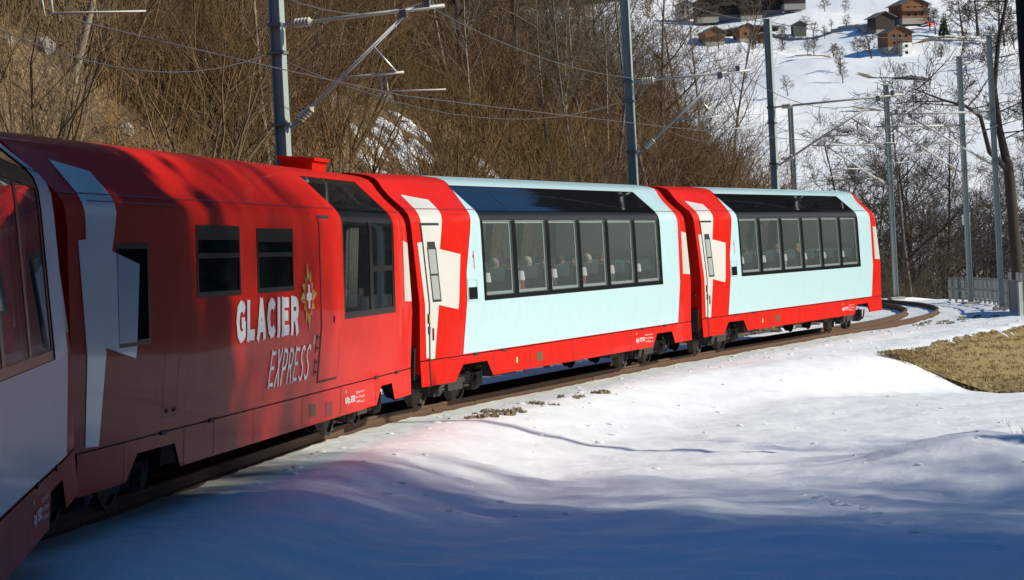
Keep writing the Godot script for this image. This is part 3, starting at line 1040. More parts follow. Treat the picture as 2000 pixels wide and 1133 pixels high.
# ---------------------------------------------------------------- trees and scrub
func grow(st: SurfaceTool, a: Vector3, dirn: Vector3, length: float, r: float, level: int, p: Dictionary) -> void:
	var segs := 4 if level < 2 else 2
	var pts := [a]
	var rad := [r]
	var d := dirn
	var tip: float = p.tip if level > 0 else 0.25
	for i in segs:
		d = (d + Vector3(rng.randf_range(-1, 1), rng.randf_range(-0.5, 0.9) * p.up, rng.randf_range(-1, 1)) * p.crook).normalized()
		pts.append(pts[-1] + d * length / segs)
		rad.append(maxf(r * lerpf(1.0, tip, float(i + 1) / segs), p.get("rmin", 0.004)))
	tube(st, pts, rad, 6 if level == 0 else (4 if level == 1 else 3), false)
	if level >= p.levels:
		return
	var kids: int = p.kids[level]
	for k in kids:
		var t := rng.randf_range(p.first if level == 0 else 0.2, 1.0)
		var fi := t * segs
		var i0 := mini(int(fi), segs - 1)
		var at: Vector3 = pts[i0].lerp(pts[i0 + 1], fi - i0)
		var rr: float = lerpf(rad[i0], rad[i0 + 1], fi - i0)
		var az := rng.randf() * TAU
		var along: Vector3 = (pts[i0 + 1] - pts[i0]).normalized()
		var sx := along.cross(Vector3(0.3, 0.2, 0.9)).normalized()
		var side := sx * cos(az) + along.cross(sx) * sin(az)
		var nd : Vector3 = (along * p.forward + side + Vector3.UP * p.up * 0.4).normalized()
		grow(st, at, nd, length * rng.randf_range(p.shrink * 0.7, p.shrink * 1.1) * (1.25 - 0.5 * t if level == 0 else 1.0), rr * 0.55, level + 1, p)

func tree_meshes(height: float, r: float, p: Dictionary) -> Array:
	# trunk mesh, crown mesh
	var trunk := new_st(true)
	var crown := new_st(true)
	var pts := []
	var rad := []
	var d := Vector3(rng.randf_range(-0.1, 0.1), 1, rng.randf_range(-0.1, 0.1)).normalized()
	var q := Vector3(0, -0.4, 0)
	var segs := 7
	for i in segs + 1:
		pts.append(q)
		rad.append(r * lerpf(1.15, 0.14, pow(float(i) / segs, 0.8)))
		d = (d + Vector3(rng.randf_range(-1, 1), 0.35, rng.randf_range(-1, 1)) * p.sway).normalized()
		q += d * height / segs
	tube(trunk, pts, rad, 8)
	for k in p.limbs:
		var t: float = lerpf(p.first, 0.98, (k + rng.randf()) / p.limbs)
		var fi := t * segs
		var i0 := mini(int(fi), segs - 1)
		var at: Vector3 = pts[i0].lerp(pts[i0 + 1], fi - i0)
		var rr: float = lerpf(rad[i0], rad[i0 + 1], fi - i0)
		var az: float = k * 2.4 + rng.randf()
		var nd : Vector3 = (Vector3(cos(az), 0, sin(az)) * p.spread + Vector3.UP * p.rise).normalized()
		grow(crown, at, nd, height * p.reach * rng.randf_range(0.7, 1.1) * (1.2 - 0.75 * t), maxf(rr * 0.55, 0.012), 1, p)
	return [meshed(trunk), meshed(crown)]

func shrub_mesh(stems: int, h: float, spread: float, r: float, twigs: int) -> Mesh:
	var st := new_st(true)
	for i in stems:
		var az := rng.randf() * TAU
		var b := Vector3(cos(az), 0, sin(az)) * rng.randf() * spread * 0.5
		var lean := Vector3(cos(az), 0, sin(az)) * rng.randf_range(0.05, 0.55) + Vector3(rng.randf_range(-0.2, 0.2), 1, rng.randf_range(-0.2, 0.2))
		var d := lean.normalized()
		var pts := [b + Vector3(0, -0.25, 0)]
		var rad := [r]
		var hh := h * rng.randf_range(0.45, 1.1)
		for k in 4:
			d = (d + Vector3(rng.randf_range(-1, 1), 0.3, rng.randf_range(-1, 1)) * 0.14).normalized()
			pts.append(pts[-1] + d * hh / 4.0)
			rad.append(r * (1.0 - 0.22 * (k + 1)))
		tube(st, pts, rad, 3, false)
		for k in twigs:
			var t := rng.randf_range(1.0, 3.9)
			var i0 := int(t)
			var at: Vector3 = pts[i0].lerp(pts[i0 + 1], t - i0)
			var nd := (d * 1.1 + Vector3(rng.randf_range(-1, 1), rng.randf_range(0, 0.7), rng.randf_range(-1, 1))).normalized()
			var ln := hh * rng.randf_range(0.1, 0.3)
			tube(st, [at, at + nd * ln * 0.5, at + (nd + Vector3(0, 0.25, 0)).normalized() * ln], [r * 0.5, r * 0.4, r * 0.22], 3, false)
	return meshed(st)

func tuft_mesh(blades: int, h: float, spread: float, w: float) -> Mesh:
	var st := new_st()
	for i in blades:
		var az := rng.randf() * TAU
		var b := Vector3(rng.randf_range(-1, 1), 0, rng.randf_range(-1, 1)) * spread
		var o := Vector3(cos(az), 0, sin(az))
		var sd := Vector3(-o.z, 0, o.x) * w
		var hh := h * rng.randf_range(0.5, 1.2)
		var m := b + o * hh * 0.3 + Vector3(0, hh * 0.7, 0)
		var t := b + o * hh * rng.randf_range(0.6, 1.1) + Vector3(0, hh * rng.randf_range(0.5, 1.0), 0)
		quad(st, b - sd - Vector3(0, 0.05, 0), b + sd - Vector3(0, 0.05, 0), m + sd * 0.7, m - sd * 0.7, Vector3(o.x, 0.4, o.z))
		tri(st, m - sd * 0.7, m + sd * 0.7, t, Vector3(o.x, 0.4, o.z))
	return meshed(st)

func spruce_mesh(height: float, tiers: int, per: int, base_r: float) -> Mesh:
	var st := new_st()
	tube(st, [Vector3(0, -0.5, 0), Vector3(0, height * 0.9, 0)], [height * 0.017, height * 0.003], 5)
	for t in tiers:
		var f := float(t) / tiers
		var y := height * lerpf(0.1, 0.98, f)
		var R := base_r * pow(1.0 - f, 0.85) + 0.12
		for k in per:
			var az := TAU * (k + rng.randf() * 0.7) / per + t * 1.3
			var o := Vector3(cos(az), 0, sin(az))
			var sd := Vector3(-o.z, 0, o.x)
			var L := R * rng.randf_range(0.7, 1.15)
			var root := Vector3(0, y, 0)
			var mid := root + o * L * 0.6 + Vector3(0, -L * 0.18, 0)
			var tip := root + o * L + Vector3(0, -L * 0.42, 0)
			var w := L * 0.24
			tri(st, root, mid + sd * w, mid - sd * w - Vector3(0, 0.1, 0), Vector3.UP)
			tri(st, mid + sd * w, tip, mid - sd * w - Vector3(0, 0.1, 0), Vector3.UP)
			tri(st, mid + sd * w * 0.9, mid + sd * w * 0.5 + Vector3(0, -L * 0.35, 0), tip, o)
			tri(st, mid - sd * w * 0.9, mid - sd * w * 0.5 + Vector3(0, -L * 0.35, 0), tip, o)
	return meshed(st)

func scatter(count: int, x0: float, x1: float, z0: float, z1: float, test: Callable, s0: float, s1: float, dy := 0.0) -> Array:
	var out := []
	var tries := 0
	while out.size() < count and tries < count * 12:
		tries += 1
		var x := rng.randf_range(x0, x1)
		var z := rng.randf_range(z0, z1)
		if not test.call(x, z):
			continue
		var s := rng.randf_range(s0, s1)
		out.append(Transform3D(Basis(Vector3.UP, rng.randf() * TAU).scaled(Vector3(s, s * rng.randf_range(0.85, 1.15), s)), Vector3(x, ground(x, z) + dy, z)))
	return out

# ---------------------------------------------------------------- overhead line
func mast(label: String, x: float, z: float, side_sign: float, height: float, arm: bool, w := 0.24) -> Node3D:
	# arm points at the track's middle
	var best := track[0]
	for p in track:
		if p.distance_to(Vector2(x, z)) < best.distance_to(Vector2(x, z)):
			best = p
	var dirn := (best - Vector2(x, z))
	var reach := dirn.length()
	var ang := atan2(-dirn.y, dirn.x)
	var base := ground(x, z)
	var root := thing("catenary_mast", label, "overhead line mast", Transform3D(Basis(Vector3.UP, ang), Vector3(x, base, z)), "overhead line masts along the track")
	var r := RAIL - base
	var top := r + height
	var st := new_st()
	for sx in [-1.0, 1.0]:
		box(st, Vector3(sx * (w * 0.5 - 0.008), top * 0.5, 0), Vector3(0.017, top, w))
	box(st, Vector3(0, top * 0.5, 0), Vector3(w - 0.034, top, 0.014))
	obj("column", st, M.galv, root)
	st = new_st()
	box(st, Vector3(0, top + 0.015, 0), Vector3(w + 0.02, 0.03, w + 0.02))
	obj("cap_plate", st, M.galv, root)
	st = new_st()
	box(st, Vector3(0, -0.1, 0), Vector3(0.6, 0.4, 0.6))
	obj("footing", st, M.concrete, root)
	for h in ([6.63, 4.9, 6.15] if arm else [6.15, 5.0]):
		st = new_st()
		box(st, Vector3(0, r + h, 0), Vector3(w + 0.05, 0.06, w + 0.05))
		obj("clamp", st, M.galv_dark, root)
	if not arm:
		return root
	var ax := w * 0.5 + 0.03
	var up0 := Vector3(ax + 0.12, r + 6.63, 0)
	var lo0 := Vector3(ax + 0.14, r + 4.92, 0)
	var tipu := Vector3(reach + 0.85, r + 6.72, 0)
	var meet := Vector3(reach + 0.1, r + 6.6, 0)
	var dd := (meet - lo0).normalized()
	for q in [[up0, (tipu - up0).normalized()], [lo0, dd]]:
		st = new_st()
		bar(st, q[0] - q[1] * 0.15, q[0] + q[1] * 0.08, 0.05, 0.05)
		obj("bracket", st, M.galv, root)
		st = new_st(true)
		var y: Vector3 = q[1]
		var xx := y.cross(Vector3.BACK).normalized()
		var xf := Transform3D(Basis(xx, y, xx.cross(y)), q[0] + y * 0.06)
		var pr := [[0.03, 0.0]]
		for k in 5:
			pr.append_array([[0.045, 0.03 + k * 0.062], [0.085, 0.04 + k * 0.062], [0.085, 0.055 + k * 0.062], [0.045, 0.075 + k * 0.062]])
		pr.append([0.03, 0.38])
		lathe(st, xf, pr, 12)
		obj("insulator", st, M.porcelain, root)
	st = new_st(true)
	tube(st, [up0 + (tipu - up0).normalized() * 0.42, tipu], [0.034, 0.034], 8)
	obj("top_tube", st, M.tube, root)
	st = new_st(true)
	tube(st, [lo0 + dd * 0.42, meet], [0.034, 0.034], 8)
	obj("diagonal_tube", st, M.tube, root)
	st = new_st()
	box(st, meet + Vector3(0, 0.05, 0), Vector3(0.12, 0.16, 0.09))
	obj("tube_clamp", st, M.galv_dark, root)
	st = new_st()
	box(st, tipu - Vector3(0.3, -0.06, 0), Vector3(0.1, 0.14, 0.08))
	obj("tube_clamp", st, M.galv_dark, root)
	var s0: Vector3 = lo0.lerp(meet, 0.42)
	var s1 := Vector3(meet.x - 0.05, s0.y + 0.02, 0)
	st = new_st(true)
	tube(st, [s0, s1], [0.026, 0.026], 6)
	obj("steady_arm", st, M.tube, root)
	st = new_st(true)
	tube(st, [s0.lerp(s1, 0.62), s0.lerp(s1, 0.66) - Vector3(0, 0.34, 0), s0.lerp(s1, 0.74) - Vector3(0, 0.3, 0), s0.lerp(s1, 0.72)], [0.014, 0.014, 0.014, 0.014], 5)
	tube(st, [s0.lerp(s1, 0.7) - Vector3(0, 0.3, 0), s0.lerp(s1, 0.7) + Vector3(1.1, -0.34, 0)], [0.014, 0.014], 5)
	obj("registration_arm", st, M.tube, root)
	st = new_st(true)
	tube(st, [lo0.lerp(meet, 0.72), s1 - Vector3(0.12, 0, 0)], [0.022, 0.022], 5)
	obj("hanger", st, M.steel, root)
	return root

func wire(label: String, a: Vector3, b: Vector3, sag: float, r := 0.009) -> void:
	var st := new_st(true)
	var pts := []
	var rad := []
	for i in 13:
		var t := i / 12.0
		pts.append(a.lerp(b, t) - Vector3(0, sag * 4.0 * t * (1.0 - t), 0))
		rad.append(r)
	tube(st, pts, rad, 5, false)
	tag(obj("overhead_wire", st, M.wire), label, "wire", "overhead wires of the railway")

# ---------------------------------------------------------------- buildings
func chalet(called: String, label: String, x: float, z: float, turn: float, w: float, dp: float, wall_h: float, roof_h: float, wall_m: Material, roof_m: Material, base_m: Material, base_h: float, wins: int, rows: int, balcony: bool) -> Node3D:
	# gable faces local +z
	var root := thing(called, label, "house" if wins > 0 else "barn", Transform3D(Basis(Vector3.UP, turn), Vector3(x, ground(x, z) - 0.3, z)))
	var st := new_st()
	if base_h > 0:
		box(st, Vector3(0, base_h * 0.5 - 0.5, 0), Vector3(w - 0.1, base_h + 1.0, dp - 0.1))
		obj("base_wall", st, base_m, root)
	st = new_st()
	var hw := w * 0.5
	var hd := dp * 0.5
	var y0 := base_h
	var y1 := base_h + wall_h
	var yr := y1 + roof_h
	for sz in [-1.0, 1.0]:
		quad(st, Vector3(-hw, y0, sz * hd), Vector3(hw, y0, sz * hd), Vector3(hw, y1, sz * hd), Vector3(-hw, y1, sz * hd), Vector3(0, 0, sz))
		tri(st, Vector3(-hw, y1, sz * hd), Vector3(hw, y1, sz * hd), Vector3(0, yr, sz * hd), Vector3(0, 0, sz))
		quad(st, Vector3(sz * hw, y0, -hd), Vector3(sz * hw, y0, hd), Vector3(sz * hw, y1, hd), Vector3(sz * hw, y1, -hd), Vector3(sz, 0, 0))
	quad(st, Vector3(-hw, y0, -hd), Vector3(hw, y0, -hd), Vector3(hw, y0, hd), Vector3(-hw, y0, hd), Vector3.DOWN)
	obj("timber_wall", st, wall_m, root)
	st = new_st()
	var sl := Vector2(hw, roof_h).normalized()
	for sx in [-1.0, 1.0]:
		var len := Vector2(hw, roof_h).length() + 0.9
		var bas := Basis(Vector3.BACK, -sx * atan2(roof_h, hw))
		box(st, Vector3(0, yr + 0.16, 0) + Vector3(sx * sl.x, -sl.y, 0) * len * 0.5, Vector3(len, 0.22, dp + 1.6), bas)
	var rf := obj("roof", st, roof_m, root)
	st = new_st()
	box(st, Vector3(hw * 0.4, yr + 0.2, -hd * 0.3), Vector3(0.6, 1.2, 0.6))
	if wins > 0:
		obj("chimney", st, M.stone, rf)
	for r in rows:
		for i in wins:
			var wx: float = lerpf(-hw, hw, (i + 1.0) / (wins + 1.0))
			var wy: float = y0 + (r + 0.5) * wall_h / maxf(rows, 1)
			for sz in [1.0]:
				st = new_st()
				box(st, Vector3(wx, wy, sz * (hd + 0.03)), Vector3(1.15, 1.25, 0.08))
				var f := obj("window", st, M.trim, root)
				st = new_st()
				box(st, Vector3(wx, wy, sz * (hd + 0.06)), Vector3(0.9, 1.0, 0.06))
				obj("pane", st, M.black_gloss, f)
	if balcony:
		st = new_st()
		box(st, Vector3(0, y0 + wall_h * 0.5, hd + 0.6), Vector3(w, 0.15, 1.2))
		box(st, Vector3(0, y0 + wall_h * 0.5 + 0.5, hd + 1.15), Vector3(w, 0.9, 0.08))
		obj("balcony", st, wall_m, root)
	return root

func ribbon(called: String, label: String, pts: Array, width: float, m: Material, lift := 0.25) -> void:
	var v := PackedVector3Array()
	var ix := PackedInt32Array()
	var cols := 5
	for i in pts.size():
		var t: Vector2 = (pts[mini(i + 1, pts.size() - 1)] - pts[maxi(i - 1, 0)]).normalized()
		var n := Vector2(-t.y, t.x)
		var w := width * rng.randf_range(0.6, 1.3) * (0.3 if i == 0 or i == pts.size() - 1 else 1.0)
		for k in cols:
			var p: Vector2 = pts[i] + n * w * (k / float(cols - 1) - 0.5)
			v.append(Vector3(p.x, ground(p.x, p.y) + lift, p.y))
	for i in pts.size() - 1:
		for k in cols - 1:
			var a := i * cols + k
			ix.append_array([a, a + 1, a + cols, a + 1, a + cols + 1, a + cols])
	struct(sheet(called, v, ix, m), label)

func path2(a: Vector2, b: Vector2, n: int, jit: float) -> Array:
	var o := []
	for i in n + 1:
		o.append(a.lerp(b, float(i) / n) + Vector2(rng.randf_range(-jit, jit), rng.randf_range(-jit, jit)))
	return o

# ================================================================ build
func _ready() -> void:
	rng.seed = 7
	n_big.seed = 3
	n_big.frequency = 0.05
	n_big.fractal_octaves = 3
	n_fine.seed = 11
	n_fine.frequency = 0.5
	n_fine.fractal_octaves = 3
	# camera
	var cam := Camera3D.new()
	cam.name = "camera"
	cam.fov = rad_to_deg(2.0 * atan(566.5 / 4857.85))
	cam.near = 0.5
	cam.far = 4000.0
	add_child(cam)
	var pitch := -0.011221
	var roll := 0.050308
	cam.basis = Basis(Vector3.RIGHT, pitch) * Basis(Vector3.BACK, -roll)
	cam.current = true
	# sky and exposure
	var env := Environment.new()
	env.background_mode = Environment.BG_SKY
	var sky := Sky.new()
	var psm := ProceduralSkyMaterial.new()
	psm.sky_top_color = lin(0.028, 0.115, 0.31)
	psm.sky_horizon_color = lin(0.13, 0.29, 0.49)
	psm.sky_curve = 0.12
	psm.ground_horizon_color = lin(0.3, 0.34, 0.42)
	psm.ground_bottom_color = lin(0.2, 0.2, 0.22)
	psm.sky_energy_multiplier = 1.0
	psm.sun_angle_max = 1.0
	psm.sun_curve = 0.05
	sky.sky_material = psm
	env.sky = sky
	env.tonemap_mode = Environment.TONE_MAPPER_LINEAR
	env.tonemap_exposure = 1.0
	env.sdfgi_enabled = true
	env.ssao_enabled = true
	env.ssil_enabled = true
	var we := WorldEnvironment.new()
	we.name = "world_environment"
	we.environment = env
	add_child(we)
	# sun: from the right, a little behind the viewer, low winter height
	var sun := DirectionalLight3D.new()
	sun.name = "sun"
	sun.light_energy = 1.55
	sun.light_color = Color(1.0, 0.98, 0.91)
	sun.light_angular_distance = 0.8
	sun.shadow_enabled = true
	var az := deg_to_rad(12.0)
	var el := deg_to_rad(31.0)
	var to_sun := Vector3(cos(az) * cos(el), sin(el), sin(az) * cos(el))
	sun.basis = Basis.looking_at(-to_sun, Vector3.UP)
	add_child(sun)

	make_track()
	materials()
	land()
	rails()
	train()
	overhead()
	near_things()
	valley()
	hillside()
	village()
	shade_wood()

func materials() -> void:
	M.red = paint(0.62, 0.017, 0.009, 0.5, 0.13)
	M.red.metallic_specular = 0.12
	grime(M.red, 0.80)
	M.dark_red = mat(0.26, 0.011, 0.008, 0.5)
	M.white = paint(0.64, 0.62, 0.575, 0.4, 0.4)
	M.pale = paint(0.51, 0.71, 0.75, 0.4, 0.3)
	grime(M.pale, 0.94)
	M.white_letter = mat(0.8, 0.8, 0.8, 0.4)
	M.film = mat(0.35, 0.42, 0.47, 0.3)
	M.rubber = mat(0.018, 0.018, 0.02, 0.7)
	M.black_gloss = mat(0.010, 0.011, 0.012, 0.3)
	M.black_gloss.metallic_specular = 0.22
	M.roof_glass = mat(0.006, 0.007, 0.01, 0.03)
	M.pane = pane_mat(0.17, 0.21, 0.205, 0.30)
	M.pane_dark = pane_mat(0.015, 0.02, 0.02, 0.55)
	M.milk_glass = mat(0.38, 0.40, 0.39, 0.15)
	M.grey_frame = mat(0.45, 0.54, 0.51, 0.5)
	M.under = mat(0.035, 0.03, 0.026, 0.85)
	M.wheel = mat(0.075, 0.058, 0.045, 0.7)
	M.spring = mat(0.06, 0.05, 0.04, 0.7)
	M.brass = mat(0.6, 0.42, 0.1, 0.35, 0.6)
	M.brass_dark = mat(0.12, 0.07, 0.02, 0.6)
	M.cream = mat(0.7, 0.62, 0.4, 0.5)
	M.steel = mat(0.5, 0.5, 0.5, 0.35, 0.8)
	M.gold = mat(0.72, 0.42, 0.06, 0.45)
	M.gold_dark = mat(0.42, 0.2, 0.03, 0.45)
	M.carpet = mat(0.08, 0.07, 0.08, 0.95)
	M.ceil = mat(0.75, 0.76, 0.74, 0.7)
	M.inside = mat(0.07, 0.075, 0.07, 0.9)
	M.seat = mat(0.24, 0.20, 0.18, 0.95)
	M.teal = mat(0.45, 0.62, 0.62, 0.9)
	M.table = mat(0.6, 0.55, 0.45, 0.4)
	M.lamp = mat(0.8, 0.82, 0.8, 0.5)
	M.curtain = mat(0.42, 0.45, 0.42, 0.95)
	M.galv = mat(0.34, 0.39, 0.37, 0.55, 0.0)
	M.tube = mat(0.60, 0.60, 0.54, 0.45, 0.0)
	M.fence = mat(0.24, 0.27, 0.26, 0.6)
	M.galv_dark = mat(0.16, 0.18, 0.18, 0.6, 0.3)
	M.concrete = mat(0.35, 0.34, 0.32, 0.9)
	M.porcelain = mat(0.62, 0.56, 0.44, 0.3)
	M.wire = mat(0.10, 0.10, 0.10, 0.6, 0.3)
	M.rail = mat(0.10, 0.052, 0.028, 0.8)
	M.rail_head = mat(0.22, 0.17, 0.13, 0.45, 0.5)
	M.trim = mat(0.22, 0.16, 0.11, 0.7)
	M.stone = mat(0.32, 0.30, 0.27, 0.9)
	M.wood_orange = mat(0.20, 0.085, 0.035, 0.85)
	M.wood_brown = mat(0.15, 0.06, 0.025, 0.85)
	M.wood_dark = mat(0.045, 0.03, 0.022, 0.9)
	M.wood_grey = mat(0.10, 0.105, 0.09, 0.9)
	M.plaster = mat(0.78, 0.76, 0.72, 0.9)
	M.roof_grey = mat(0.16, 0.14, 0.12, 0.9)
	M.roof_brown = mat(0.10, 0.07, 0.05, 0.9)
	M.spruce = mat(0.018, 0.034, 0.016, 0.9)
	M.bark_dark = mat(0.055, 0.042, 0.032, 0.95)
	M.bark_grey = mat(0.16, 0.14, 0.115, 0.95)
	M.bark_pale = mat(0.27, 0.225, 0.16, 0.9)
	M.twig = mat(0.10, 0.075, 0.05, 0.95)
	M.brush_a = mat(0.27, 0.145, 0.048, 0.95)
	M.brush_b = mat(0.155, 0.088, 0.036, 0.95)
	M.brush_c = mat(0.32, 0.21, 0.088, 0.95)
	M.brush_d = mat(0.19, 0.13, 0.075, 0.95)
	M.grass = mat(0.32, 0.22, 0.095, 0.95)
	M.snow = mat(0.79, 0.80, 0.82, 0.6)
	world_tex(M.snow, 0.13, null, noise_tex(0.010, 1024, 5, [], 6), 3.0)
	M.snow_far = mat(0.90, 0.90, 0.90, 0.8)
	world_tex(M.snow_far, 0.006, null, noise_tex(0.01, 512, 8, [], 5), 90.0)
	M.litter = mat(1, 1, 1, 0.95)
	world_tex(M.litter, 0.22, noise_tex(0.03, 1024, 21, [[0.0, 0.035, 0.022, 0.012], [0.38, 0.09, 0.055, 0.025], [0.52, 0.16, 0.10, 0.045], [0.66, 0.22, 0.15, 0.075], [0.82, 0.36, 0.30, 0.2], [1.0, 0.5, 0.45, 0.36]], 6), noise_tex(0.03, 1024, 21, [], 6), 12.0)
	M.turf = mat(1, 1, 1, 0.95)
	world_tex(M.turf, 0.45, noise_tex(0.02, 512, 31, [[0.0, 0.09, 0.066, 0.026], [0.42, 0.20, 0.145, 0.058], [0.6, 0.30, 0.22, 0.09], [1.0, 0.38, 0.27, 0.14]], 5), noise_tex(0.03, 512, 33, [], 5), 9.0)
	M.earth = mat(1, 1, 1, 0.95)
	world_tex(M.earth, 0.05, noise_tex(0.03, 256, 41, [[0.0, 0.10, 0.075, 0.045], [0.6, 0.22, 0.17, 0.10], [1.0, 0.34, 0.28, 0.2]], 4), null)
	M.person = vcol(0.8)

func land() -> void:
	var near := grid("snow_field", -8.0, 24.0, -104.0, -14.0, 0.24, snow_ground, func(x, z): return lateral(x, z) > -3.2, M.snow)
	struct(near, "sunlit snow field and track bed sloping away from the railway")
	var rest := grid("ground", -40.0, 130.0, -196.0, 40.0, 2.0, func(x, z): return ground(x, z) - (0.45 if x > -8 and x < 24 and z < -14 and z > -104 else 0.02), func(x, z): return lateral(x, z) > -2.0, M.snow)
	struct(rest, "snow covered ground round the curve")
	var hill := grid("hillside", -46.0, 16.0, -150.0, 12.0, 0.6, func(x, z): return ground(x, z) + 0.04, func(x, z): return lateral(x, z) < -2.7 and lateral(x, z) > -60.0, M.litter)
	struct(hill, "steep brown hillside of leaf litter behind the train")
	# far slope
	var v := PackedVector3Array()
	var ix := PackedInt32Array()
	var rows := 90
	var cols := 90
	for j in rows:
		var q := 186.0 * pow(2500.0 / 186.0, j / float(rows - 1))
		for i in cols:
			var x := q * lerpf(-0.5, 1.3, i / float(cols - 1))
			v.append(Vector3(x, ground(x, -q), -q))
	for j in rows - 1:
		for i in cols - 1:
			var a := j * cols + i
			ix.append_array([a, a + cols, a + 1, a + 1, a + cols, a + cols + 1])
	struct(sheet("mountain_slope", v, ix, M.snow_far), "far snowy valley slope rising behind the village")
	# grass bank below the track shoulder
	var gv := PackedVector3Array()
	var gi := PackedInt32Array()
	var nu := 60
	var nv := 22
	var edge := []
	for i in range(track.size() - 1):
		if track[i].y < -59.0 and track[i].y > -80.0:
			edge.append(i)
	for a in nu + 1:
		var fi := a / float(nu) * (edge.size() - 2)
		var i: int = edge[int(fi)]
		var t: Vector2 = (track[i + 1] - track[i]).normalized()
		var c: Vector2 = track[i].lerp(track[i + 1], fi - int(fi))
		var nrm := Vector2(-t.y, t.x)
		var w0 := lerpf(1.75, 4.3, sm(46, 60, -c.y)) + 0.35 + 0.15 * n_fine.get_noise_1d(a * 1.3)
		var wide := sm(0.0, 0.1, a / float(nu)) * (3.8 + 5.4 * a / float(nu)) + 0.3 * n_fine.get_noise_1d(a * 2.1 + 50)
		for b in nv + 1:
			var p: Vector2 = c + nrm * (w0 + maxf(wide, 0.02) * b / nv)
			gv.append(Vector3(p.x, snow_ground(p.x, p.y) + sin(PI * b / float(nv)) * (0.16 + 0.09 * n_fine.get_noise_2d(p.x * 1.3, p.y * 1.3) + 0.05 * n_fine.get_noise_2d(p.x * 3.0, p.y * 3.0)) + 0.015, p.y))
	for a in nu:
		for b in nv:
			var k := a * (nv + 1) + b
			gi.append_array([k, k + 1, k + nv + 1, k + 1, k + nv + 2, k + nv + 1])
	struct(sheet("grass_bank", gv, gi, M.turf), "yellow brown grass bank free of snow below the track shoulder")
	var tufts := []
	for k in 3600:
		var p: Vector3 = gv[rng.randi_range(0, gv.size() - 1)] + Vector3(rng.randf_range(-0.25, 0.25), 0, rng.randf_range(-0.25, 0.25))
		var s := rng.randf_range(0.5, 1.1)
		tufts.append(Transform3D(Basis(Vector3.UP, rng.randf() * TAU).scaled(Vector3(s, s * 0.5, s)), p + Vector3(0, -0.03, 0)))
	multi("grass", tuft_mesh(12, 0.14, 0.12, 0.008), M.grass, tufts, "short dry grass on the bare bank")

func rails() -> void:
	for sd in [-1.0, 1.0]:
		for part in 2:
			var st := new_st()
			var prev := []
			for i in range(0, track.size() - 1):
				var t := (track[mini(i + 1, track.size() - 1)] - track[maxi(i - 1, 0)]).normalized()
				var n := Vector2(-t.y, t.x)
				var y := RAIL
				var o: Array = [[-0.035, 0.0], [0.035, 0.0], [0.035, -0.04], [0.012, -0.055], [0.012, -0.13], [0.07, -0.16], [0.07, -0.2], [-0.07, -0.2], [-0.07, -0.16], [-0.012, -0.13], [-0.012, -0.055], [-0.035, -0.04]] if part == 0 else [[-0.028, 0.004], [0.028, 0.004]]
				var ring := []
				for q in o:
					var p: Vector2 = track[i] + n * (sd * 0.535 + q[0])
					ring.append(Vector3(p.x, y + q[1], p.y))
				if prev.size():
					for k in (ring.size() if part == 0 else 1):
						var k2 := (k + 1) % ring.size()
						var c : Vector3 = (ring[0] + ring[1]) * 0.5 - Vector3(0, 0.1, 0)
						quad(st, prev[k], ring[k], ring[k2], prev[k2], (ring[k] + ring[k2]) * 0.5 - c)
				prev = ring
			if part == 0:
				var o := obj("rail", st, M.rail)
				struct(o, "rusty rail on the field side of the track" if sd > 0 else "rusty rail on the hill side of the track")
				M["rail%d" % int(sd)] = o
			else:
				obj("running_surface", st, M.rail_head, M["rail%d" % int(sd)])
	# dark ballast showing beside the rails
	var st2 := new_st()
	for k in 5:
		box(st2, Vector3(rng.randf_range(-0.1, 0.1), 0.01, rng.randf_range(-0.1, 0.1)), Vector3(0.05, 0.045, 0.06) * rng.randf_range(0.6, 1.3), Basis.from_euler(Vector3(rng.randf(), rng.randf() * 6, rng.randf())))
	var xf := []
	for k in 4500:
		var i := rng.randi_range(0, track.size() - 2)
		if track[i].y < -100 or track[i].y > -15:
			continue
		var t := (track[i + 1] - track[i]).normalized()
		var off := rng.randf_range(-0.85, 0.45)
		if absf(absf(off) - 0.535) < 0.1 or track[i].y < -66.0:
			continue
		var p := track[i].lerp(track[i + 1], rng.randf()) + Vector2(-t.y, t.x) * off
		xf.append(Transform3D(Basis(Vector3.UP, rng.randf() * TAU), Vector3(p.x, RAIL - 0.11, p.y)))
	multi("ballast", meshed(st2), mat(0.09, 0.075, 0.06, 0.95), xf, "dark ballast stones showing through the snow between the rails")

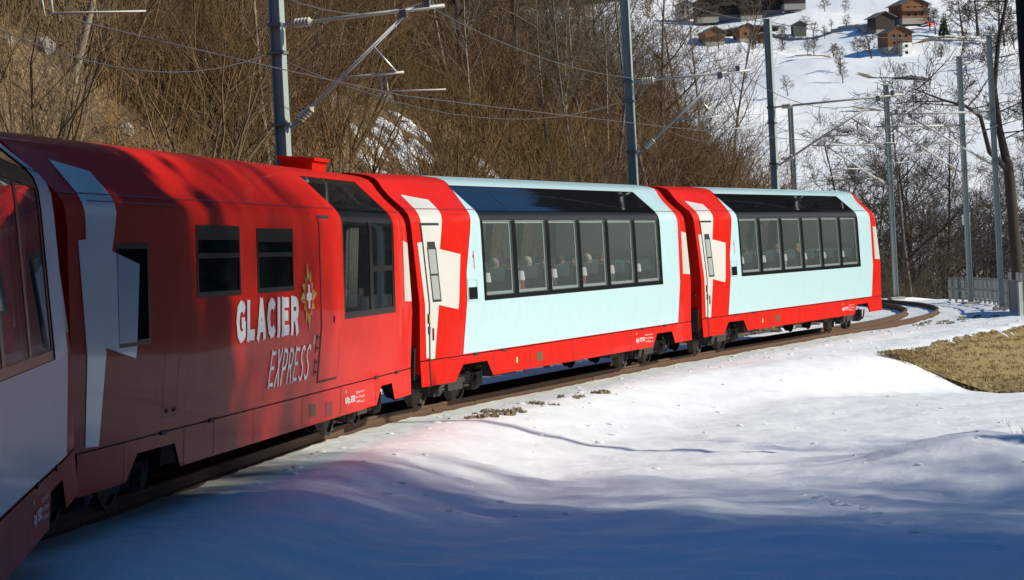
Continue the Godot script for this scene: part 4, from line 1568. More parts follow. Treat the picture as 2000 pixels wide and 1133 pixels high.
func train() -> void:
	make_bogie_meshes()
	furniture_meshes()
	var c1 := make_coach("pano", "nearest coach at the left edge, cut by the picture, pale panel in shade", [-3.694, -2.233, -6.185, -0.1, 0.04], "Api 1302")
	var c2 := make_coach("service", "all red dining coach with GLACIER EXPRESS lettering and gold star", [-5.443, -2.245, -23.065, 0.1553, 0.107], "WRp 3830")
	var c3 := make_coach("pano", "pale panelled panorama coach coupled right behind the red lettered coach", [-2.6425, -2.2214, -39.867, 0.3368, 0.0729], "Api 1310")
	var c4 := make_coach("pano", "last panorama coach, farthest along the curve before the empty rails", [3.0895, -2.2248, -55.992, 0.3923, 0.0559], "Api 1311")
	# passengers
	var looks := [
		[Color(0.10, 0.12, 0.16), Color(0.30, 0.28, 0.26), 0.02], [Color(0.35, 0.06, 0.05), Color(0.05, 0.03, 0.02), 0.06],
		[Color(0.30, 0.32, 0.34), Color(0.5, 0.45, 0.38), 0.0], [Color(0.05, 0.08, 0.06), Color(0.08, 0.05, 0.03), 0.05]]
	var meshes := []
	for l in looks:
		meshes.append(person_mesh(l[0], l[1], l[2]))
	var who := [
		[c3, 3.28 - 0.56, 0.72, 1, 0, "person in dark jacket with grey hair at the first window of the middle coach"],
		[c3, 5.08 + 0.56, 0.72, -1, 1, "person in red top beside the second window of the middle coach"],
		[c3, 6.92 - 0.56, 0.72, 1, 2, "person in pale top with fair hair at the third window of the middle coach"],
		[c3, 6.92 + 0.56, 0.72, -1, 3, "person in dark green top facing forward at the third window of the middle coach"],
		[c3, 8.75 + 0.56, 0.72, -1, 1, "person in red top seated at the fourth window of the middle coach"],
		[c3, 10.58 - 0.56, 0.72, 1, 2, "person in pale top at the fifth window of the middle coach"],
		[c3, 5.08 - 0.56, 0.72, 1, 0, "person in dark jacket facing ahead at the second window of the middle coach"],
		[c3, 8.75 - 0.56, 0.72, 1, 3, "person in dark green top at the fourth window of the middle coach"],
		[c3, 10.58 + 0.56, 0.72, -1, 0, "person in dark jacket at the fifth window of the middle coach"],
		[c4, 6.92 + 0.56, 0.72, -1, 2, "person in pale top at the third window of the last coach"],
		[c4, 5.08 - 0.56, 0.72, 1, 3, "person in dark green top at the second window of the last coach"],
		[c4, 8.75 + 0.56, 0.72, -1, 0, "person in dark jacket at the fourth window of the last coach"]]
	for w in who:
		var t: Transform3D = w[0].transform * Transform3D(Basis(Vector3.UP, 0.0 if w[3] > 0 else PI), Vector3(w[1], 1.01 + 0.48, w[2]))
		var o := inst("person", meshes[w[4]], M.person, self, t)
		tag(o, w[5], "person", "passengers behind the panorama windows")

func overhead() -> void:
	var ms := [
		["steel mast outside the left edge of the picture, its arm reaching in at top left", -6.9, -28.0, 9.3, true, 0.21],
		["tall steel mast behind the red lettered coach, arm pointing right", -3.85, -43.3, 9.3, true, 0.21],
		["tall steel mast behind the middle coach, arm pointing right", 3.15, -61.8, 9.3, true, 0.21],
		["steel mast with visible top behind the last coach, arm pointing right", 8.2, -76.0, 9.3, true, 0.20],
		["steel mast standing at the grey fence, nearest of those beyond the train", 16.7, -85.0, 9.2, true, 0.19],
		["steel mast with a small white plate, by the fence posts", 17.3, -94.0, 9.2, true, 0.19],
		["steel mast in front of the bare thicket right of the last coach", 16.8, -109.0, 9.2, true, 0.19],
		["smallest steel mast just right of the mast behind the last coach", 13.9, -120.5, 9.2, true, 0.19]]
	var nodes := []
	for m in ms:
		nodes.append(mast(m[0], m[1], m[2], 1.0, m[3], m[4], m[5]))
	var st := new_st()
	box(st, Vector3(0.0, RAIL + 3.05 - nodes[5].position.y, 0.16), Vector3(0.3, 0.4, 0.03))
	obj("plate", st, M.plaster, nodes[5])
	# wires run from arm to arm
	var names := ["first", "second", "third", "fourth", "fifth", "sixth", "seventh"]
	for i in 7:
		var a: Transform3D = nodes[i].transform
		var b: Transform3D = nodes[i + 1].transform
		var ra := _reach(ms[i])
		var rb := _reach(ms[i + 1])
		var span: String = names[i] + " span from the left"
		if i == 3:
			span = "span crossing the track beyond the last coach"
		wire("carrying wire, " + span, Vector3(0, RAIL + 6.8, 0) + _tip(a, ra + 0.45), Vector3(0, RAIL + 6.8, 0) + _tip(b, rb + 0.45), 0.7)
		wire("contact wire, " + span, Vector3(0, RAIL + 5.25, 0) + _tip(a, ra), Vector3(0, RAIL + 5.25, 0) + _tip(b, rb), 0.02)
		if i < 4:
			wire("return wire hung on the masts, " + span, Vector3(0, RAIL + 6.15, 0) + _tip(a, -0.2), Vector3(0, RAIL + 6.15, 0) + _tip(b, -0.2), 0.75)
	wire("wire from the mast tops behind the middle and last coaches", Vector3(3.15, RAIL + 9.25, -61.8), Vector3(8.2, RAIL + 9.25, -76.0), 0.25, 0.012)
	wire("wire from mast top over the track to the fence mast", Vector3(8.2, RAIL + 9.25, -76.0), Vector3(16.7, RAIL + 9.15, -85.0), 0.25, 0.012)

func _reach(m: Array) -> float:
	var best := 1e9
	for p in track:
		best = minf(best, p.distance_to(Vector2(m[1], m[2])))
	return best

func _tip(t: Transform3D, r: float) -> Vector3:
	var p := t * Vector3(r, 0, 0)
	return Vector3(p.x, 0, p.z)

func near_things() -> void:
	# fence along the shoulder
	var fx := [Vector2(17.4, -99.0), Vector2(17.7, -95.0), Vector2(17.6, -90.5), Vector2(17.2, -86.5), Vector2(16.6, -83.0)]
	var root := thing("railing_fence", "grey metal post fence at the track edge under the far masts", "fence")
	var cur := Curve2D.new()
	for p in fx:
		cur.add_point(p)
	var L := cur.get_baked_length()
	var n := 17
	var prev := Vector3.ZERO
	for i in n:
		var p := cur.sample_baked(L * i / (n - 1.0))
		var g := Vector3(p.x, ground(p.x, p.y), p.y)
		var st := new_st()
		box(st, g + Vector3(0, 0.4, 0), Vector3(0.09, 1.2, 0.09))
		obj("post", st, M.fence, root)
		if i > 0:
			for h in [0.95, 0.55, 0.15]:
				st = new_st()
				bar(st, prev + Vector3(0, h, 0), g + Vector3(0, h, 0), 0.04, 0.05)
				obj("rail_bar", st, M.fence, root)
			st = new_st()
			for k in 6:
				var q := prev.lerp(g, (k + 0.5) / 6.0)
				box(st, q + Vector3(0, 0.55, 0), Vector3(0.015, 0.8, 0.015))
			var bars := obj("infill_bars", st, M.fence, root)
			bars.set_meta("kind", "stuff")
		prev = g
	var wall := thing("panel_fence", "pale grey solid panel fence curving towards the viewer at the right edge", "fence")
	var px := [Vector2(16.55, -82.7), Vector2(16.5, -81.2), Vector2(16.3, -79.7), Vector2(16.0, -78.2), Vector2(15.6, -76.8)]
	for i in px.size() - 1:
		var a := Vector3(px[i].x, ground(px[i].x, px[i].y) + 0.4, px[i].y)
		var b := Vector3(px[i + 1].x, ground(px[i + 1].x, px[i + 1].y) + 0.4, px[i + 1].y)
		var st := new_st()
		bar(st, a, b - (b - a).normalized() * 0.05, 0.06, 1.3)
		obj("fence_panel", st, M.fence, wall)
		st = new_st()
		box(st, a + Vector3(0, 0.1, 0), Vector3(0.1, 1.6, 0.1))
		obj("post", st, M.fence, wall)
	# dead weeds and clods beside the rail
	var weeds := []
	for c in [[-0.75, -40.0, 0.16, 9], [-0.35, -41.3, 0.22, 16], [0.35, -43.2, 0.14, 6], [1.0, -44.6, 0.14, 5], [1.5, -45.6, 0.12, 4], [12.4, -73.5, 0.5, 10], [13.2, -75.5, 0.5, 12], [14.6, -78.5, 0.3, 6]]:
		for k in c[3]:
			var x: float = c[0] + rng.randfn() * c[2]
			var z: float = c[1] + rng.randfn() * c[2] * 1.2
			var l := lateral(x, z)
			if l < 0.75:
				continue
			weeds.append(Transform3D(Basis(Vector3.UP, rng.randf() * TAU).scaled(Vector3.ONE * rng.randf_range(0.5, 1.0)), Vector3(x, snow_ground(x, z) - 0.02, z)))
	var wm := new_st()
	wm.append_from(tuft_mesh(10, 0.1, 0.12, 0.01), 0, Transform3D.IDENTITY)
	for k in 5:
		box(wm, Vector3(rng.randf_range(-0.12, 0.12), 0.02, rng.randf_range(-0.12, 0.12)), Vector3(0.09, 0.05, 0.07) * rng.randf_range(0.5, 1.2), Basis.from_euler(Vector3(rng.randf(), rng.randf() * 6, rng.randf())))
	multi("weeds", meshed(wm), mat(0.22, 0.18, 0.11, 0.95), weeds, "dead weeds and earth clods showing through the snow beside the rail")
	# crusty snow lumps
	var lump := new_st(true)
	lathe(lump, Transform3D(Basis.from_euler(Vector3(0.3, 0, 0.2)), Vector3.ZERO), [[0.0, -0.03], [0.05, -0.02], [0.065, 0.01], [0.03, 0.035], [0.0, 0.03]], 7)
	var lumps := []
	for k in 1500:
		var z := rng.randf_range(-78.0, -29.0)
		var x := rng.randf_range(-6.0, 16.0)
		var l := lateral(x, z)
		if l < 1.0 or (l > 4.0 and n_fine.get_noise_2d(x * 0.5, z * 0.5) < 0.12):
			continue
		var sc := rng.randf_range(0.25, 0.85) * (1.0 if l < 4.0 else 0.8)
		lumps.append(Transform3D(Basis(Vector3.UP, rng.randf() * TAU).scaled(Vector3(sc * rng.randf_range(1, 2), sc * 0.7, sc)), Vector3(x, snow_ground(x, z), z)))
	multi("snow_lumps", meshed(lump), M.snow, lumps, "small crusty lumps lying on the snow field")
	# bush by the mound
	var sb := thing("dry_bush", "small dry bush beside the snow mound at the right edge", "bush", place(7.45, -36.4))
	inst("stems", shrub_mesh(26, 0.5, 0.35, 0.008, 2), M.brush_c, sb)
	# footprints: small hollows' rims, a line of tracks
	var pr := []
	for k in 34:
		var t := k / 33.0
		var x := lerpf(3.6, 5.6, t) + 0.12 * sin(t * 9.0) + 0.07 * (k % 2)
		var z := lerpf(-32.2, -24.6, t)
		pr.append(Transform3D(Basis(Vector3.UP, rng.randf()).scaled(Vector3.ONE * rng.randf_range(0.7, 1.2)), Vector3(x, snow_ground(x, z) - 0.01, z)))
	var fm := new_st(true)
	lathe(fm, Transform3D.IDENTITY, [[0.0, -0.002], [0.035, 0.0], [0.05, 0.022], [0.075, 0.012], [0.1, -0.01]], 9)
	multi("footprints", meshed(fm), M.snow, pr, "line of small animal tracks across the snow towards the viewer")
	# thin tall pole outside the picture whose shadow crosses the field
	var pole := thing("wooden_pole", "thin wooden pole standing right of the picture, its shadow crossing the snow", "pole", place(13.5, -36.4))
	var st := new_st(true)
	tube(st, [Vector3(0, -0.5, 0), Vector3(0, 11.0, 0)], [0.11, 0.08], 10)
	obj("shaft", st, M.bark_grey, pole)

func hillside() -> void:
	var vis := func(x, z): 
		var l := lateral(x, z)
		return l < -4.6 and l > -26.0 and x < 11.5
	var bp_ := {"levels": 3, "kids": [0, 5, 4, 3], "crook": 0.26, "up": 0.4, "tip": 0.4, "first": 0.1, "forward": 1.0, "shrink": 0.62, "rmin": 0.005}
	var branchy := []
	for k in 2:
		var bs := new_st(true)
		for i in 9:
			var az := TAU * i / 9.0 + rng.randf()
			grow(bs, Vector3(cos(az), -0.2, sin(az)) * 0.25, Vector3(cos(az) * 0.55, 1, sin(az) * 0.55).normalized(), rng.randf_range(2.2, 3.4), 0.035, 1, bp_)
		branchy.append(meshed(bs))
	var kinds := [[branchy[0], M.brush_b, 330], [branchy[1], M.brush_d, 300], [shrub_mesh(46, 2.7, 2.0, 0.015, 5), M.brush_a, 320], [shrub_mesh(40, 3.2, 1.8, 0.017, 6), M.brush_b, 200], [shrub_mesh(60, 1.4, 1.6, 0.011, 3), M.brush_c, 560], [shrub_mesh(30, 3.8, 1.8, 0.017, 7), M.brush_d, 180]]
	for k in kinds:
		var test := func(x, z):
			var dens: float = 1.0 if z < -55.0 else 0.25
			for sp in SNOW_SPOTS:
				if Vector2(x, z).distance_to(sp) < 1.2 or (z > sp.y and z < sp.y + 9.0 and absf(x - sp.x * z / sp.y) < 0.5):
					return false
			return vis.call(x, z) and rng.randf() < dens and n_big.get_noise_2d(x * 4.0 + k[2], z * 4.0) > -0.12
		multi("brushwood", k[0], k[1], scatter(k[2], -24, 11.5, -125, -40, test, 0.6, 1.15), "dense leafless brown brushwood on the steep hillside")
	var leaf := tuft_mesh(16, 0.28, 0.3, 0.012)
	multi("dry_grass", leaf, M.brush_c, scatter(3500, -26, 10, -110, -34, func(x, z): var l = lateral(x, z); return l < -3.4 and l > -20.0, 0.5, 1.4), "dry grass and leaf litter on the hillside behind the train")
	# snow patches lying on the slope
	for q in [[0.0, 0.0]]:
		pass
	var spots := [[-2.75, -67.9, 0.58, "largest snow patch on the brown hillside above the coupling"], [-2.6, -69.6, 0.4, "snow patch of several lobes above the largest patch on the hillside"], [-3.45, -65.0, 0.36, "flat snow strip at the hill foot behind the red roof vent"], [-3.65, -66.3, 0.35, "small snow patch left of the largest hillside patch"], [-0.4, -70.0, 0.4, "snow patch at the foot of the brushwood behind the middle coach"], [-2.3, -67.0, 0.4, "low snow patch just above the roof of the middle coach"]]
	for s in spots:
		var root := thing("snow_patch", s[3], "snow patch")
		var st := new_st(true)
		for k in 7:
			var cx: float = s[0] + rng.randf_range(-1, 1) * s[2]
			var cz: float = s[1] + rng.randf_range(-1, 1) * s[2]
			var r: float = s[2] * rng.randf_range(0.35, 0.8)
			var rings := []
			for j in 4:
				var ring := []
				for i in 11:
					var a := TAU * i / 11.0
					var rr: float = r * [0.02, 0.45, 0.8, 1.0][j] * (1.0 + 0.25 * sin(a * 3.0 + k))
					var x := cx + cos(a) * rr
					var z := cz + sin(a) * rr
					ring.append(Vector3(x, ground(x, z) + 0.04 + [0.14, 0.12, 0.07, -0.12][j], z))
				rings.append(ring)
			for j in 3:
				for i in 11:
					quad(st, rings[j][i], rings[j][(i + 1) % 11], rings[j + 1][(i + 1) % 11], rings[j + 1][i], Vector3.UP)
		obj("snow", st, M.snow, root)
	# slender pale trees among the brush
	var p := {"levels": 3, "kids": [0, 6, 4, 3], "crook": 0.16, "up": 0.5, "tip": 0.35, "first": 0.35, "forward": 1.0, "shrink": 0.55, "sway": 0.06, "limbs": 16, "spread": 0.6, "rise": 0.9, "reach": 0.26}
	var vars := []
	for k in 4:
		vars.append(tree_meshes(9.0, 0.06, p))
	var spots2 := []
	var tries := 0
	while spots2.size() < 52 and tries < 5000:
		tries += 1
		var x := rng.randf_range(-14, 8.5)
		var z := rng.randf_range(-112, -52)
		var l := lateral(x, z)
		if l < -6.0 and l > -22.0:
			spots2.append([x, z])
	for s in [[1.3, -74.0], [1.9, -74.6], [2.3, -73.6], [2.7, -75.0], [3.1, -76.2]]:
		spots2.append(s)
	var i := 0
	for s in spots2:
		var t := thing("slender_tree", ("slender pale" if i % 3 else "slender grey") + " leafless tree in the brushwood " + ("up the slope behind the red lettered coach" if s[0] < -4.0 else ("above the coupling and the snow patches" if s[0] < -0.5 else ("behind the middle coach" if s[0] < 3.2 else "on the spur behind the last coach"))), "tree", place(s[0], s[1], rng.randf() * TAU, rng.randf_range(0.7, 1.2)), "slender trees on the brown hillside")
		var v: Array = vars[i % 4]
		inst("trunk", v[0], M.bark_pale if i % 3 else M.bark_grey, t)
		inst("crown", v[1], M.brush_d if i % 2 else M.bark_grey, t)
		i += 1
	# broader branching trees on the slope
	var where := [["above the tall mast behind the red coach", -6.5, -63.0], ["left of that mast, low on the slope", -9.0, -58.0], ["high on the slope left of the snow patches", -6.0, -74.0], ["right above the snow patches", -1.2, -74.5], ["behind the mast arm over the coupling", -3.8, -80.0], ["above the first windows of the middle coach", 0.6, -80.0], ["above the last windows of the middle coach", 3.0, -84.0], ["left of the mast behind the middle coach", 2.0, -79.0], ["right of the mast behind the middle coach", 5.2, -82.0], ["on the spur's outer end", 6.6, -88.0], ["at the top of the slope in the middle", -1.5, -88.0], ["near the left edge half way up", -12.0, -62.0]]
	for w in where:
		var t := thing("hillside_tree", "branching leafless tree " + w[0], "tree", place(w[1], w[2], rng.randf() * TAU, rng.randf_range(0.42, 0.62)), "branching trees on the brown hillside")
		var v: Array = M.bare[i % 5]
		inst("trunk", v[0], M.bark_grey if i % 2 else M.bark_dark, t)
		inst("crown", v[1], M.brush_b if i % 2 else M.brush_d, t)
		i += 1
	# rocks
	var rk := new_st()
	lathe(rk, Transform3D(Basis.from_euler(Vector3(0.4, 0.3, 0.2)), Vector3.ZERO), [[0.0, -0.5], [0.4, -0.35], [0.55, 0.0], [0.35, 0.35], [0.0, 0.42]], 7)
	multi("rocks", meshed(rk), M.stone, scatter(160, -22, 8, -92, -34, func(x, z): var l = lateral(x, z); return l < -4.0 and l > -18.0, 0.15, 0.6), "grey stones lying on the hillside")
	# darker trunks upper left
	for s in [[-9.3, -52.0, 1.2, "pale thick trunk behind the arm of the mast at upper left"]]:
		var t := thing("tall_tree", s[3], "tree", place(s[0], s[1], 1.0, s[2]))
		inst("trunk", vars[1][0], M.bark_pale, t, Transform3D(Basis.from_scale(Vector3(1.4, 1, 1.4)), Vector3.ZERO))
		inst("crown", vars[2][1], M.bark_grey, t)

func valley() -> void:
	var p := {"levels": 4, "kids": [0, 6, 5, 4, 3], "crook": 0.2, "up": 0.35, "tip": 0.35, "first": 0.22, "forward": 0.9, "shrink": 0.58, "sway": 0.07, "limbs": 14, "spread": 0.9, "rise": 0.75, "reach": 0.36, "rmin": 0.011}
	var vars := []
	for k in 5:
		vars.append(tree_meshes(16.0, 0.19, p))
	M.bare = vars
	var spots := []
	var tries := 0
	while spots.size() < 54 and tries < 4000:
		tries += 1
		var z := rng.randf_range(-225, -118)
		var u := rng.randf_range(0.085, 0.235)
		var x := u * -z
		if lateral(x, z) > 5.0:
			spots.append([x, z])
	var i := 0
	for s in spots:
		var t := thing("bare_tree", ("dark" if i % 3 else "grey") + " leafless tree in the thicket " + ("beside the tall mast behind the last coach" if s[0] < -s[1] * 0.12 else ("between the last coach and the fence" if s[0] < -s[1] * 0.175 else "behind the fence posts")) + (", nearer row" if s[1] > -160.0 else ", farther row"), "tree", place(s[0], s[1], rng.randf() * TAU, rng.randf_range(0.5, 0.95)), "leafless trees below the track beyond the curve")
		inst("trunk", vars[i % 5][0], M.bark_dark if i % 3 else M.bark_grey, t)
		inst("crown", vars[i % 5][1], M.twig if i % 2 else M.bark_dark, t)
		i += 1
	# thicket undergrowth
	var th := shrub_mesh(44, 4.0, 1.6, 0.018, 7)
	multi("thicket", th, M.twig, scatter(1000, 8, 52, -190, -112, func(x, z): return lateral(x, z) > 4.5 and x < -z * 0.235 and x > -z * 0.08, 0.6, 1.2), "dark leafless undergrowth between the bare trees")
	# big tree at the right edge
	var big := {"levels": 4, "kids": [0, 6, 5, 4, 2], "crook": 0.3, "up": 0.35, "tip": 0.35, "first": 0.1, "forward": 1.0, "shrink": 0.6, "rmin": 0.009}
	var bx := 19.75
	var bz := -97.0
	var bt := thing("large_bare_tree", "large dark leafless tree with a long left limb, behind the fence at right edge", "tree", place(bx, bz))
	var y0 := -1.56 - ground(bx, bz)
	var stem := []
	for q in [[0.15, -9.0, 0.2], [0.0, 0.0, 0.0], [-0.18, 4.1, 0.1], [-0.5, 5.8, 0.2], [-0.58, 7.4, 0.0], [-0.3, 9.1, -0.2], [0.05, 10.8, 0.1], [0.1, 13.5, 0.3]]:
		stem.append(Vector3(q[0], maxf(y0 + q[1], -0.5), q[2]))
	var limb := []
	for q in [[-0.18, 4.1, 0.1], [-0.98, 4.9, 0.5], [-1.3, 6.26, 0.7], [-1.9, 6.7, 0.9], [-2.8, 6.95, 1.2], [-4.15, 7.5, 1.5]]:
		limb.append(Vector3(q[0], y0 + q[1], q[2]))
	var bst := new_st(true)
	tube(bst, stem, [0.3, 0.24, 0.2, 0.14, 0.11, 0.085, 0.06, 0.025], 9)
	obj("trunk", bst, M.bark_dark, bt)
	bst = new_st(true)
	tube(bst, limb, [0.13, 0.1, 0.08, 0.06, 0.045, 0.015], 7)
	obj("limb", bst, M.bark_dark, bt)
	bst = new_st(true)
	for q in [[stem, 2.5, 7, 13], [limb, 1.5, 5, 9]]:
		for k in q[3]:
			var t := rng.randf_range(q[1], q[2])
			var i0 := mini(int(t), q[0].size() - 2)
			var at: Vector3 = q[0][i0].lerp(q[0][i0 + 1], t - i0)
			var nd := Vector3(rng.randf_range(-1, 1), rng.randf_range(-0.1, 0.9), rng.randf_range(-1, 1)).normalized()
			grow(bst, at, nd, rng.randf_range(1.0, 2.6), 0.03, 1, big)
	obj("crown", bst, M.bark_dark, bt)
	# dark leaning trunk close by at the right edge
	var st := new_st(true)
	tube(st, [Vector3(0, -0.5, 0), Vector3(0.0, 4.0, 0), Vector3(-0.1, 10.0, 0)], [0.055, 0.05, 0.035], 9)
	var tr := thing("dark_trunk", "dark slightly leaning trunk cut by the upper right edge", "tree", place(5.06, -24.0))
	obj("trunk", st, M.bark_dark, tr)

func village() -> void:
	chalet("chalet", "largest orange brown timber chalet with balcony, highest on the slope", 137.0, -832.0, 0.35, 10.0, 9.0, 4.6, 2.2, M.wood_orange, M.roof_grey, M.stone, 1.0, 3, 2, true)
	chalet("barn", "dark brown timber barn between the two large chalets", 127.0, -828.0, 0.3, 6.8, 6.5, 4.2, 1.6, M.wood_dark, M.roof_grey, M.stone, 0.4, 0, 0, false)
	chalet("chalet", "timber chalet on a white plastered ground floor", 125.0, -788.0, 0.3, 8.4, 7.5, 4.4, 1.9, M.wood_brown, M.roof_brown, M.stone, 2.6, 3, 2, false)
	var an := thing("annex", "white plastered annex with two dark windows under the timber chalet", "house", Transform3D(Basis(Vector3.UP, 0.3), Vector3(127.3, ground(127.3, -782.5) - 0.4, -782.5)))
	var st := new_st()
	box(st, Vector3(0, 2.0, 0), Vector3(3.4, 4.2, 3.0))
	obj("wall", st, M.plaster, an)
	for y in [1.0, 3.1]:
		st = new_st()
		box(st, Vector3(-0.3, y, 1.52), Vector3(1.0, 0.8, 0.06))
		obj("window", st, M.black_gloss, an)
	chalet("barn", "small grey weathered hay barn alone beside the road", 106.5, -886.0, 0.1, 4.6, 4.4, 4.2, 1.1, M.wood_grey, M.roof_grey, M.stone, 0.3, 0, 0, false)
	chalet("chalet", "left of two small orange timber chalets left of the tall mast", 73.5, -863.0, 0.25, 7.2, 7.0, 3.2, 1.8, M.wood_orange, M.roof_grey, M.stone, 0.8, 2, 1, true)
	chalet("chalet", "right of two small orange timber chalets left of the tall mast", 85.3, -864.0, 0.25, 6.6, 7.0, 3.2, 1.8, M.wood_orange, M.roof_brown, M.stone, 0.8, 2, 1, false)
	chalet("shed", "low brown shed just left of the tall mast", 92.5, -868.0, 0.1, 4.5, 4.0, 2.6, 0.9, M.wood_brown, M.roof_brown, M.stone, 0.3, 0, 0, false)
	chalet("house", "small white house at the top edge left of the dark houses", 71.0, -950.0, 0.1, 6.0, 6.0, 3.8, 1.5, M.plaster, M.roof_brown, M.plaster, 0.5, 2, 2, false)
	var names := ["leftmost dark timber house of the row at the top edge", "second dark timber house from the left at the top edge", "middle dark timber house of the row at the top edge", "fourth dark timber house from the left at the top edge", "rightmost dark timber house of the row at the top edge"]
	for k in 5:
		chalet("timber_house", names[k], 78.0 + k * 8.2, -936.0 - 6.0 * (k % 2), 0.1, 8.2, 8.0, 6.0 + (k % 2), 2.2, M.wood_dark, M.roof_brown, M.stone, 1.2, 3, 2, true)
	# wall of the road
	st = new_st()
	for k in 14:
		var x := 97.0 + k * 2.0
		box(st, Vector3(x, ground(x, -886.0 + k * 3.6) + 0.5, -886.0 + k * 3.6), Vector3(4.1, 1.8, 0.5), Basis(Vector3.UP, -1.06))
	tag(obj("road_wall", st, M.stone), "long low beige stone wall along the road by the grey barn", "wall")
	# orange net strip
	st = new_st()
	bar(st, Vector3(141.8, ground(141.8, -824) + 0.8, -824), Vector3(149.0, ground(149, -852) + 1.0, -852), 0.1, 1.8)
	tag(obj("safety_net", st, mat(0.62, 0.09, 0.05, 0.8)), "orange red safety net strip on the snow beside the highest chalet", "safety net")
	# bare earth lines and road
	ribbon("path", "bare brown bank line crossing the snow below the white annex", path2(Vector2(102, -716), Vector2(119, -690), 10, 0.8), 1.8, M.earth)
	ribbon("path", "bare earth strip beside the highest chalet", path2(Vector2(112, -866), Vector2(133, -850), 10, 0.8), 1.7, M.earth)
	ribbon("path", "brown ledge under the dark houses", path2(Vector2(76, -905), Vector2(104, -912), 10, 0.8), 1.7, M.earth)
	ribbon("path", "thin bare line on the snow above the road", path2(Vector2(112, -905), Vector2(150, -905), 10, 0.8), 1.7, M.earth)
	ribbon("path", "road edge behind the chalet with the white ground floor", path2(Vector2(124, -790), Vector2(165, -800), 10, 0.8), 1.7, M.earth)
	ribbon("path", "bare patch at the foot of the grey barn", path2(Vector2(103, -872), Vector2(112, -864), 6, 0.6), 4.0, M.earth)
	# trees of the slope
	var hp := {"levels": 3, "kids": [0, 6, 5, 4], "crook": 0.2, "up": 0.35, "tip": 0.5, "first": 0.2, "forward": 0.9, "shrink": 0.6, "sway": 0.06, "limbs": 14, "spread": 0.9, "rise": 0.75, "reach": 0.36, "rmin": 0.045}
	var v: Array = []
	for k in 4:
		v.append(tree_meshes(12.0, 0.32, hp))
	var list := [[93.6, -823, 0.6, "small bare tree with a round crown right of the tall mast"], [97.5, -790, 0.5, "small bare fruit tree low on the open snow"], [103, -770, 0.55, "small bare tree between the fruit tree and the big bush"], [115, -772, 0.95, "large bushy bare tree left of the chalet with the white ground floor"], [122, -760, 0.5, "bare bush below the white annex"], [107, -745, 0.5, "small bare tree below the big bushy tree"], [132, -745, 0.5, "bare bush right below the white annex"], [140, -800, 0.7, "brown bare tree right of the dark barn"], [141, -815, 0.7, "bare tree in front of the highest chalet"], [150, -806, 1.3, "tall bare tree left of the group at upper right"], [156, -812, 1.6, "broad bare tree in the middle of the group at upper right"], [164, -818, 1.5, "bare tree at the right end of the group at upper right"], [160, -790, 1.2, "lower bare tree in front of the group at upper right"], [112, -905, 0.5, "small tree on the ledge right of the dark houses"], [122, -930, 0.5, "lone small bare tree on the upper snow"], [130, -935, 0.45, "rightmost small bare tree on the upper snow"], [152, -770, 0.7, "bare tree beside the road right of the chalets"], [160, -775, 0.6, "low bare tree at the road end"], [72, -820, 0.6, "bare tree in front of the left orange chalet"], [84, -822, 0.55, "bare tree in front of the right orange chalet"], [170, -700, 0.8, "dark bushy tree at the right edge half way down the slope"]]
	var i := 0
	for s in list:
		var t := thing("hill_tree", s[3], "tree", place(s[0], s[1], i * 1.7, s[2] * 0.95), "bare trees on the village slope")
		inst("trunk", v[i % 4][0], M.bark_dark, t)
		inst("crown", v[i % 4][1], M.bark_dark if i % 2 else M.twig, t, Transform3D(Basis.from_scale(Vector3(1.3, 1.0, 1.3)), Vector3.ZERO))
		i += 1
	for k in 26:
		var q := rng.randf_range(640.0, 900.0)
		var x := q * rng.randf_range(0.085, 0.2)
		var t := thing("orchard_tree", "tiny leafless tree scattered on the open snow of the village slope", "tree", place(x, -q, rng.randf() * TAU, rng.randf_range(0.3, 0.6)), "tiny scattered trees on the village slope")
		inst("trunk", v[k % 4][0], M.bark_dark, t)
		inst("crown", v[k % 4][1], M.bark_dark, t)
	var strips := ["upper", "middle", "lower"]
	for k in 3:
		var q0: float = [820.0, 745.0, 655.0][k]
		ribbon("path", strips[k] + " bare grass strip melting out of the village slope", path2(Vector2(q0 * 0.105 + k * 8.0, -q0), Vector2(q0 * 0.105 + k * 8.0 + 14.0, -q0 + 9.0), 8, 1.0), 1.6, M.earth)
	var sp := thing("spruce_tree", "single dark green spruce right of the orange net", "tree", place(142.5, -798.0))
	inst("crown", spruce_mesh(8.0, 16, 9, 2.0), M.spruce, sp)
	# hedge below the dark houses
	var hd := []
	for k in 60:
		var x := rng.randf_range(76, 100)
		hd.append(Transform3D(Basis(Vector3.UP, rng.randf() * 6.0).scaled(Vector3(1.2, 0.7, 1.2)), Vector3(x, ground(x, -900.0) - 0.2, -900.0 + rng.randf_range(-2, 2))))
	multi("hedge", shrub_mesh(50, 3.4, 2.2, 0.06, 4), M.wood_dark, hd, "dark hedge below the row of dark houses")
	# forest above
	var fs := spruce_mesh(18.0, 9, 7, 3.6)
	var xf := []
	for k in 38000:
		var q := 1010.0 * pow(2.45, rng.randf())
		var x := q * rng.randf_range(-0.05, 0.5)
		if q < 1060.0 and x > q * 0.12 and x < q * 0.2:
			continue
		var s := rng.randf_range(0.8, 1.6)
		xf.append(Transform3D(Basis(Vector3.UP, rng.randf() * 6.0).scaled(Vector3(s, s, s)), Vector3(x, ground(x, -q), -q)))
	for k in 5000:
		var q := rng.randf_range(330.0, 1050.0)
		var x := q * rng.randf_range(0.29, 1.1)
		var s := rng.randf_range(0.6, 1.3)
		xf.append(Transform3D(Basis(Vector3.UP, rng.randf() * 6.0).scaled(Vector3(s, s, s)), Vector3(x, ground(x, -q), -q)))
	multi("spruce_forest", fs, M.spruce, xf, "dark spruce forest on the mountain above the village")

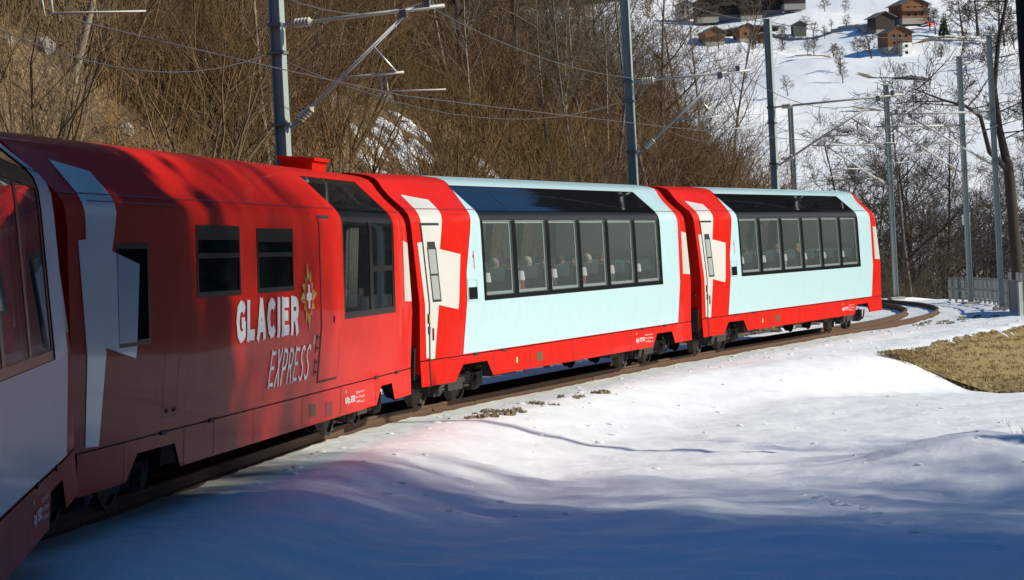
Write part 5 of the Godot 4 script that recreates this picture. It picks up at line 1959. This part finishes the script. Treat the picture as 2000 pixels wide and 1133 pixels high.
func shade_wood() -> void:
	var bw := []
	for k in 150:
		var dist := rng.randf_range(70.0, 190.0)
		var ang := deg_to_rad(rng.randf_range(29.0, 64.0))
		var x := sin(ang) * dist
		var z := -cos(ang) * dist
		bw.append(Transform3D(Basis(Vector3.UP, rng.randf() * 6.0).scaled(Vector3.ONE * rng.randf_range(0.5, 0.9)), Vector3(x, ground(x, z), z)))
	# taller leafless trees whose thin shade mottles the red coach and the snow at right
	for q in [[27.0, -20.0, 1.3], [30.0, -22.5, 1.45], [34.0, -21.0, 1.6], [29.0, -22.4, 1.4], [33.0, -22.6, 1.5], [25.0, -22.0, 1.25], [27.0, -31.5, 0.82], [28.5, -32.8, 0.88]]:
		for k in 2:
			bw.append(Transform3D(Basis(Vector3.UP, rng.randf() * 6.0).scaled(Vector3.ONE * q[2]), Vector3(q[0] + k * 0.7, ground(q[0], q[1]), q[1] + k * 0.5)))
	multi("bare_wood", M.bare[0][1], M.bark_dark, bw, "leafless wood right of the picture, seen mirrored in the coach windows")
	# conifers standing right of the frame that throw the shade over the foreground and the near coaches
	var a := spruce_mesh(17.0, 26, 11, 3.2)
	var xf := []
	for q in [[8.0, -10.5, 1.0], [7.6, -14.8, 0.95], [8.6, -18.6, 0.9], [6.5, -6.5, 1.0], [12.5, -24.0, 0.9], [15.5, -23.4, 1.05], [11.0, -21.8, 0.95], [13.5, -21.0, 0.9], [14.2, -31.0, 0.3], [12.0, -18.0, 1.1], [15.5, -17.0, 1.0], [11.5, -14.0, 0.95], [14.5, -12.0, 1.1], [18.0, -20.5, 1.15], [18.5, -14.5, 1.1], [12.5, -9.0, 1.0], [16.0, -7.0, 1.1], [21.0, -10.0, 1.2], [13.0, -3.5, 1.0], [17.0, -1.0, 1.1], [22.0, -17.0, 1.2], [11.5, 3.0, 1.0], [15.0, 7.0, 1.1], [20.0, 3.0, 1.2]]:
		xf.append(Transform3D(Basis(Vector3.UP, rng.randf() * 6.0).scaled(Vector3.ONE * q[2]), Vector3(q[0], ground(q[0], q[1]), q[1])))
	for row in 3:
		for k in 15:
			var x := 11.5 + row * 3.2 + rng.randf_range(-0.5, 0.5)
			var z := -21.6 + 0.7 * row + k * 1.9 + rng.randf_range(-0.5, 0.5)
			xf.append(Transform3D(Basis(Vector3.UP, rng.randf() * 6.0).scaled(Vector3(1.0, rng.randf_range(1.0, 1.3) + 0.12 * row, 1.0)), Vector3(x, ground(x, z), z)))
	for k in 34:
		var x := rng.randf_range(12.5, 26.0)
		var z := rng.randf_range(-23.0 + 0.25 * (x - 12.0), 8.0)
		xf.append(Transform3D(Basis(Vector3.UP, rng.randf() * 6.0).scaled(Vector3(1.15, rng.randf_range(0.95, 1.3), 1.15)), Vector3(x, ground(x, z), z)))
	for q in [[14.5, -33.6, 0.36]]:
		xf.append(Transform3D(Basis(Vector3.UP, rng.randf() * 6.0).scaled(Vector3(q[2] * 1.4, q[2], q[2] * 1.4)), Vector3(q[0], ground(q[0], q[1]), q[1])))
	for k in 60:
		var dist := rng.randf_range(80.0, 200.0)
		var ang := deg_to_rad(rng.randf_range(31.0, 62.0))
		xf.append(Transform3D(Basis(Vector3.UP, rng.randf() * 6.0).scaled(Vector3.ONE * rng.randf_range(0.4, 1.0)), Vector3(sin(ang) * dist, ground(sin(ang) * dist, -cos(ang) * dist), -cos(ang) * dist)))
	# the wood along the right side of the valley, mirrored in the windows and the paint
	for k in 420:
		var dist := 48.0 * pow(4.2, rng.randf())
		var ang := deg_to_rad(rng.randf_range(17.0, 31.0))
		var x := sin(ang) * dist + 4.0
		var z := -cos(ang) * dist
		if x < (46.0 if z < -26.0 else 26.0) or x < 0.27 * -z + 6.0:
			continue
		xf.append(Transform3D(Basis(Vector3.UP, rng.randf() * 6.0).scaled(Vector3.ONE * rng.randf_range(0.7, 1.25)), Vector3(x, ground(x, z), z)))
	for k in 1500:
		var z := rng.randf_range(-330.0, -95.0)
		var x := -z * rng.randf_range(0.26, 0.58) + 7.0
		if x < 46.0 and z > -115.0:
			continue
		xf.append(Transform3D(Basis(Vector3.UP, rng.randf() * 6.0).scaled(Vector3.ONE * rng.randf_range(0.7, 1.25)), Vector3(x, ground(x, z) - 0.3, z)))
	multi("spruce_wood", a, M.spruce, xf, "dark spruces right of the picture that shade the near snow")
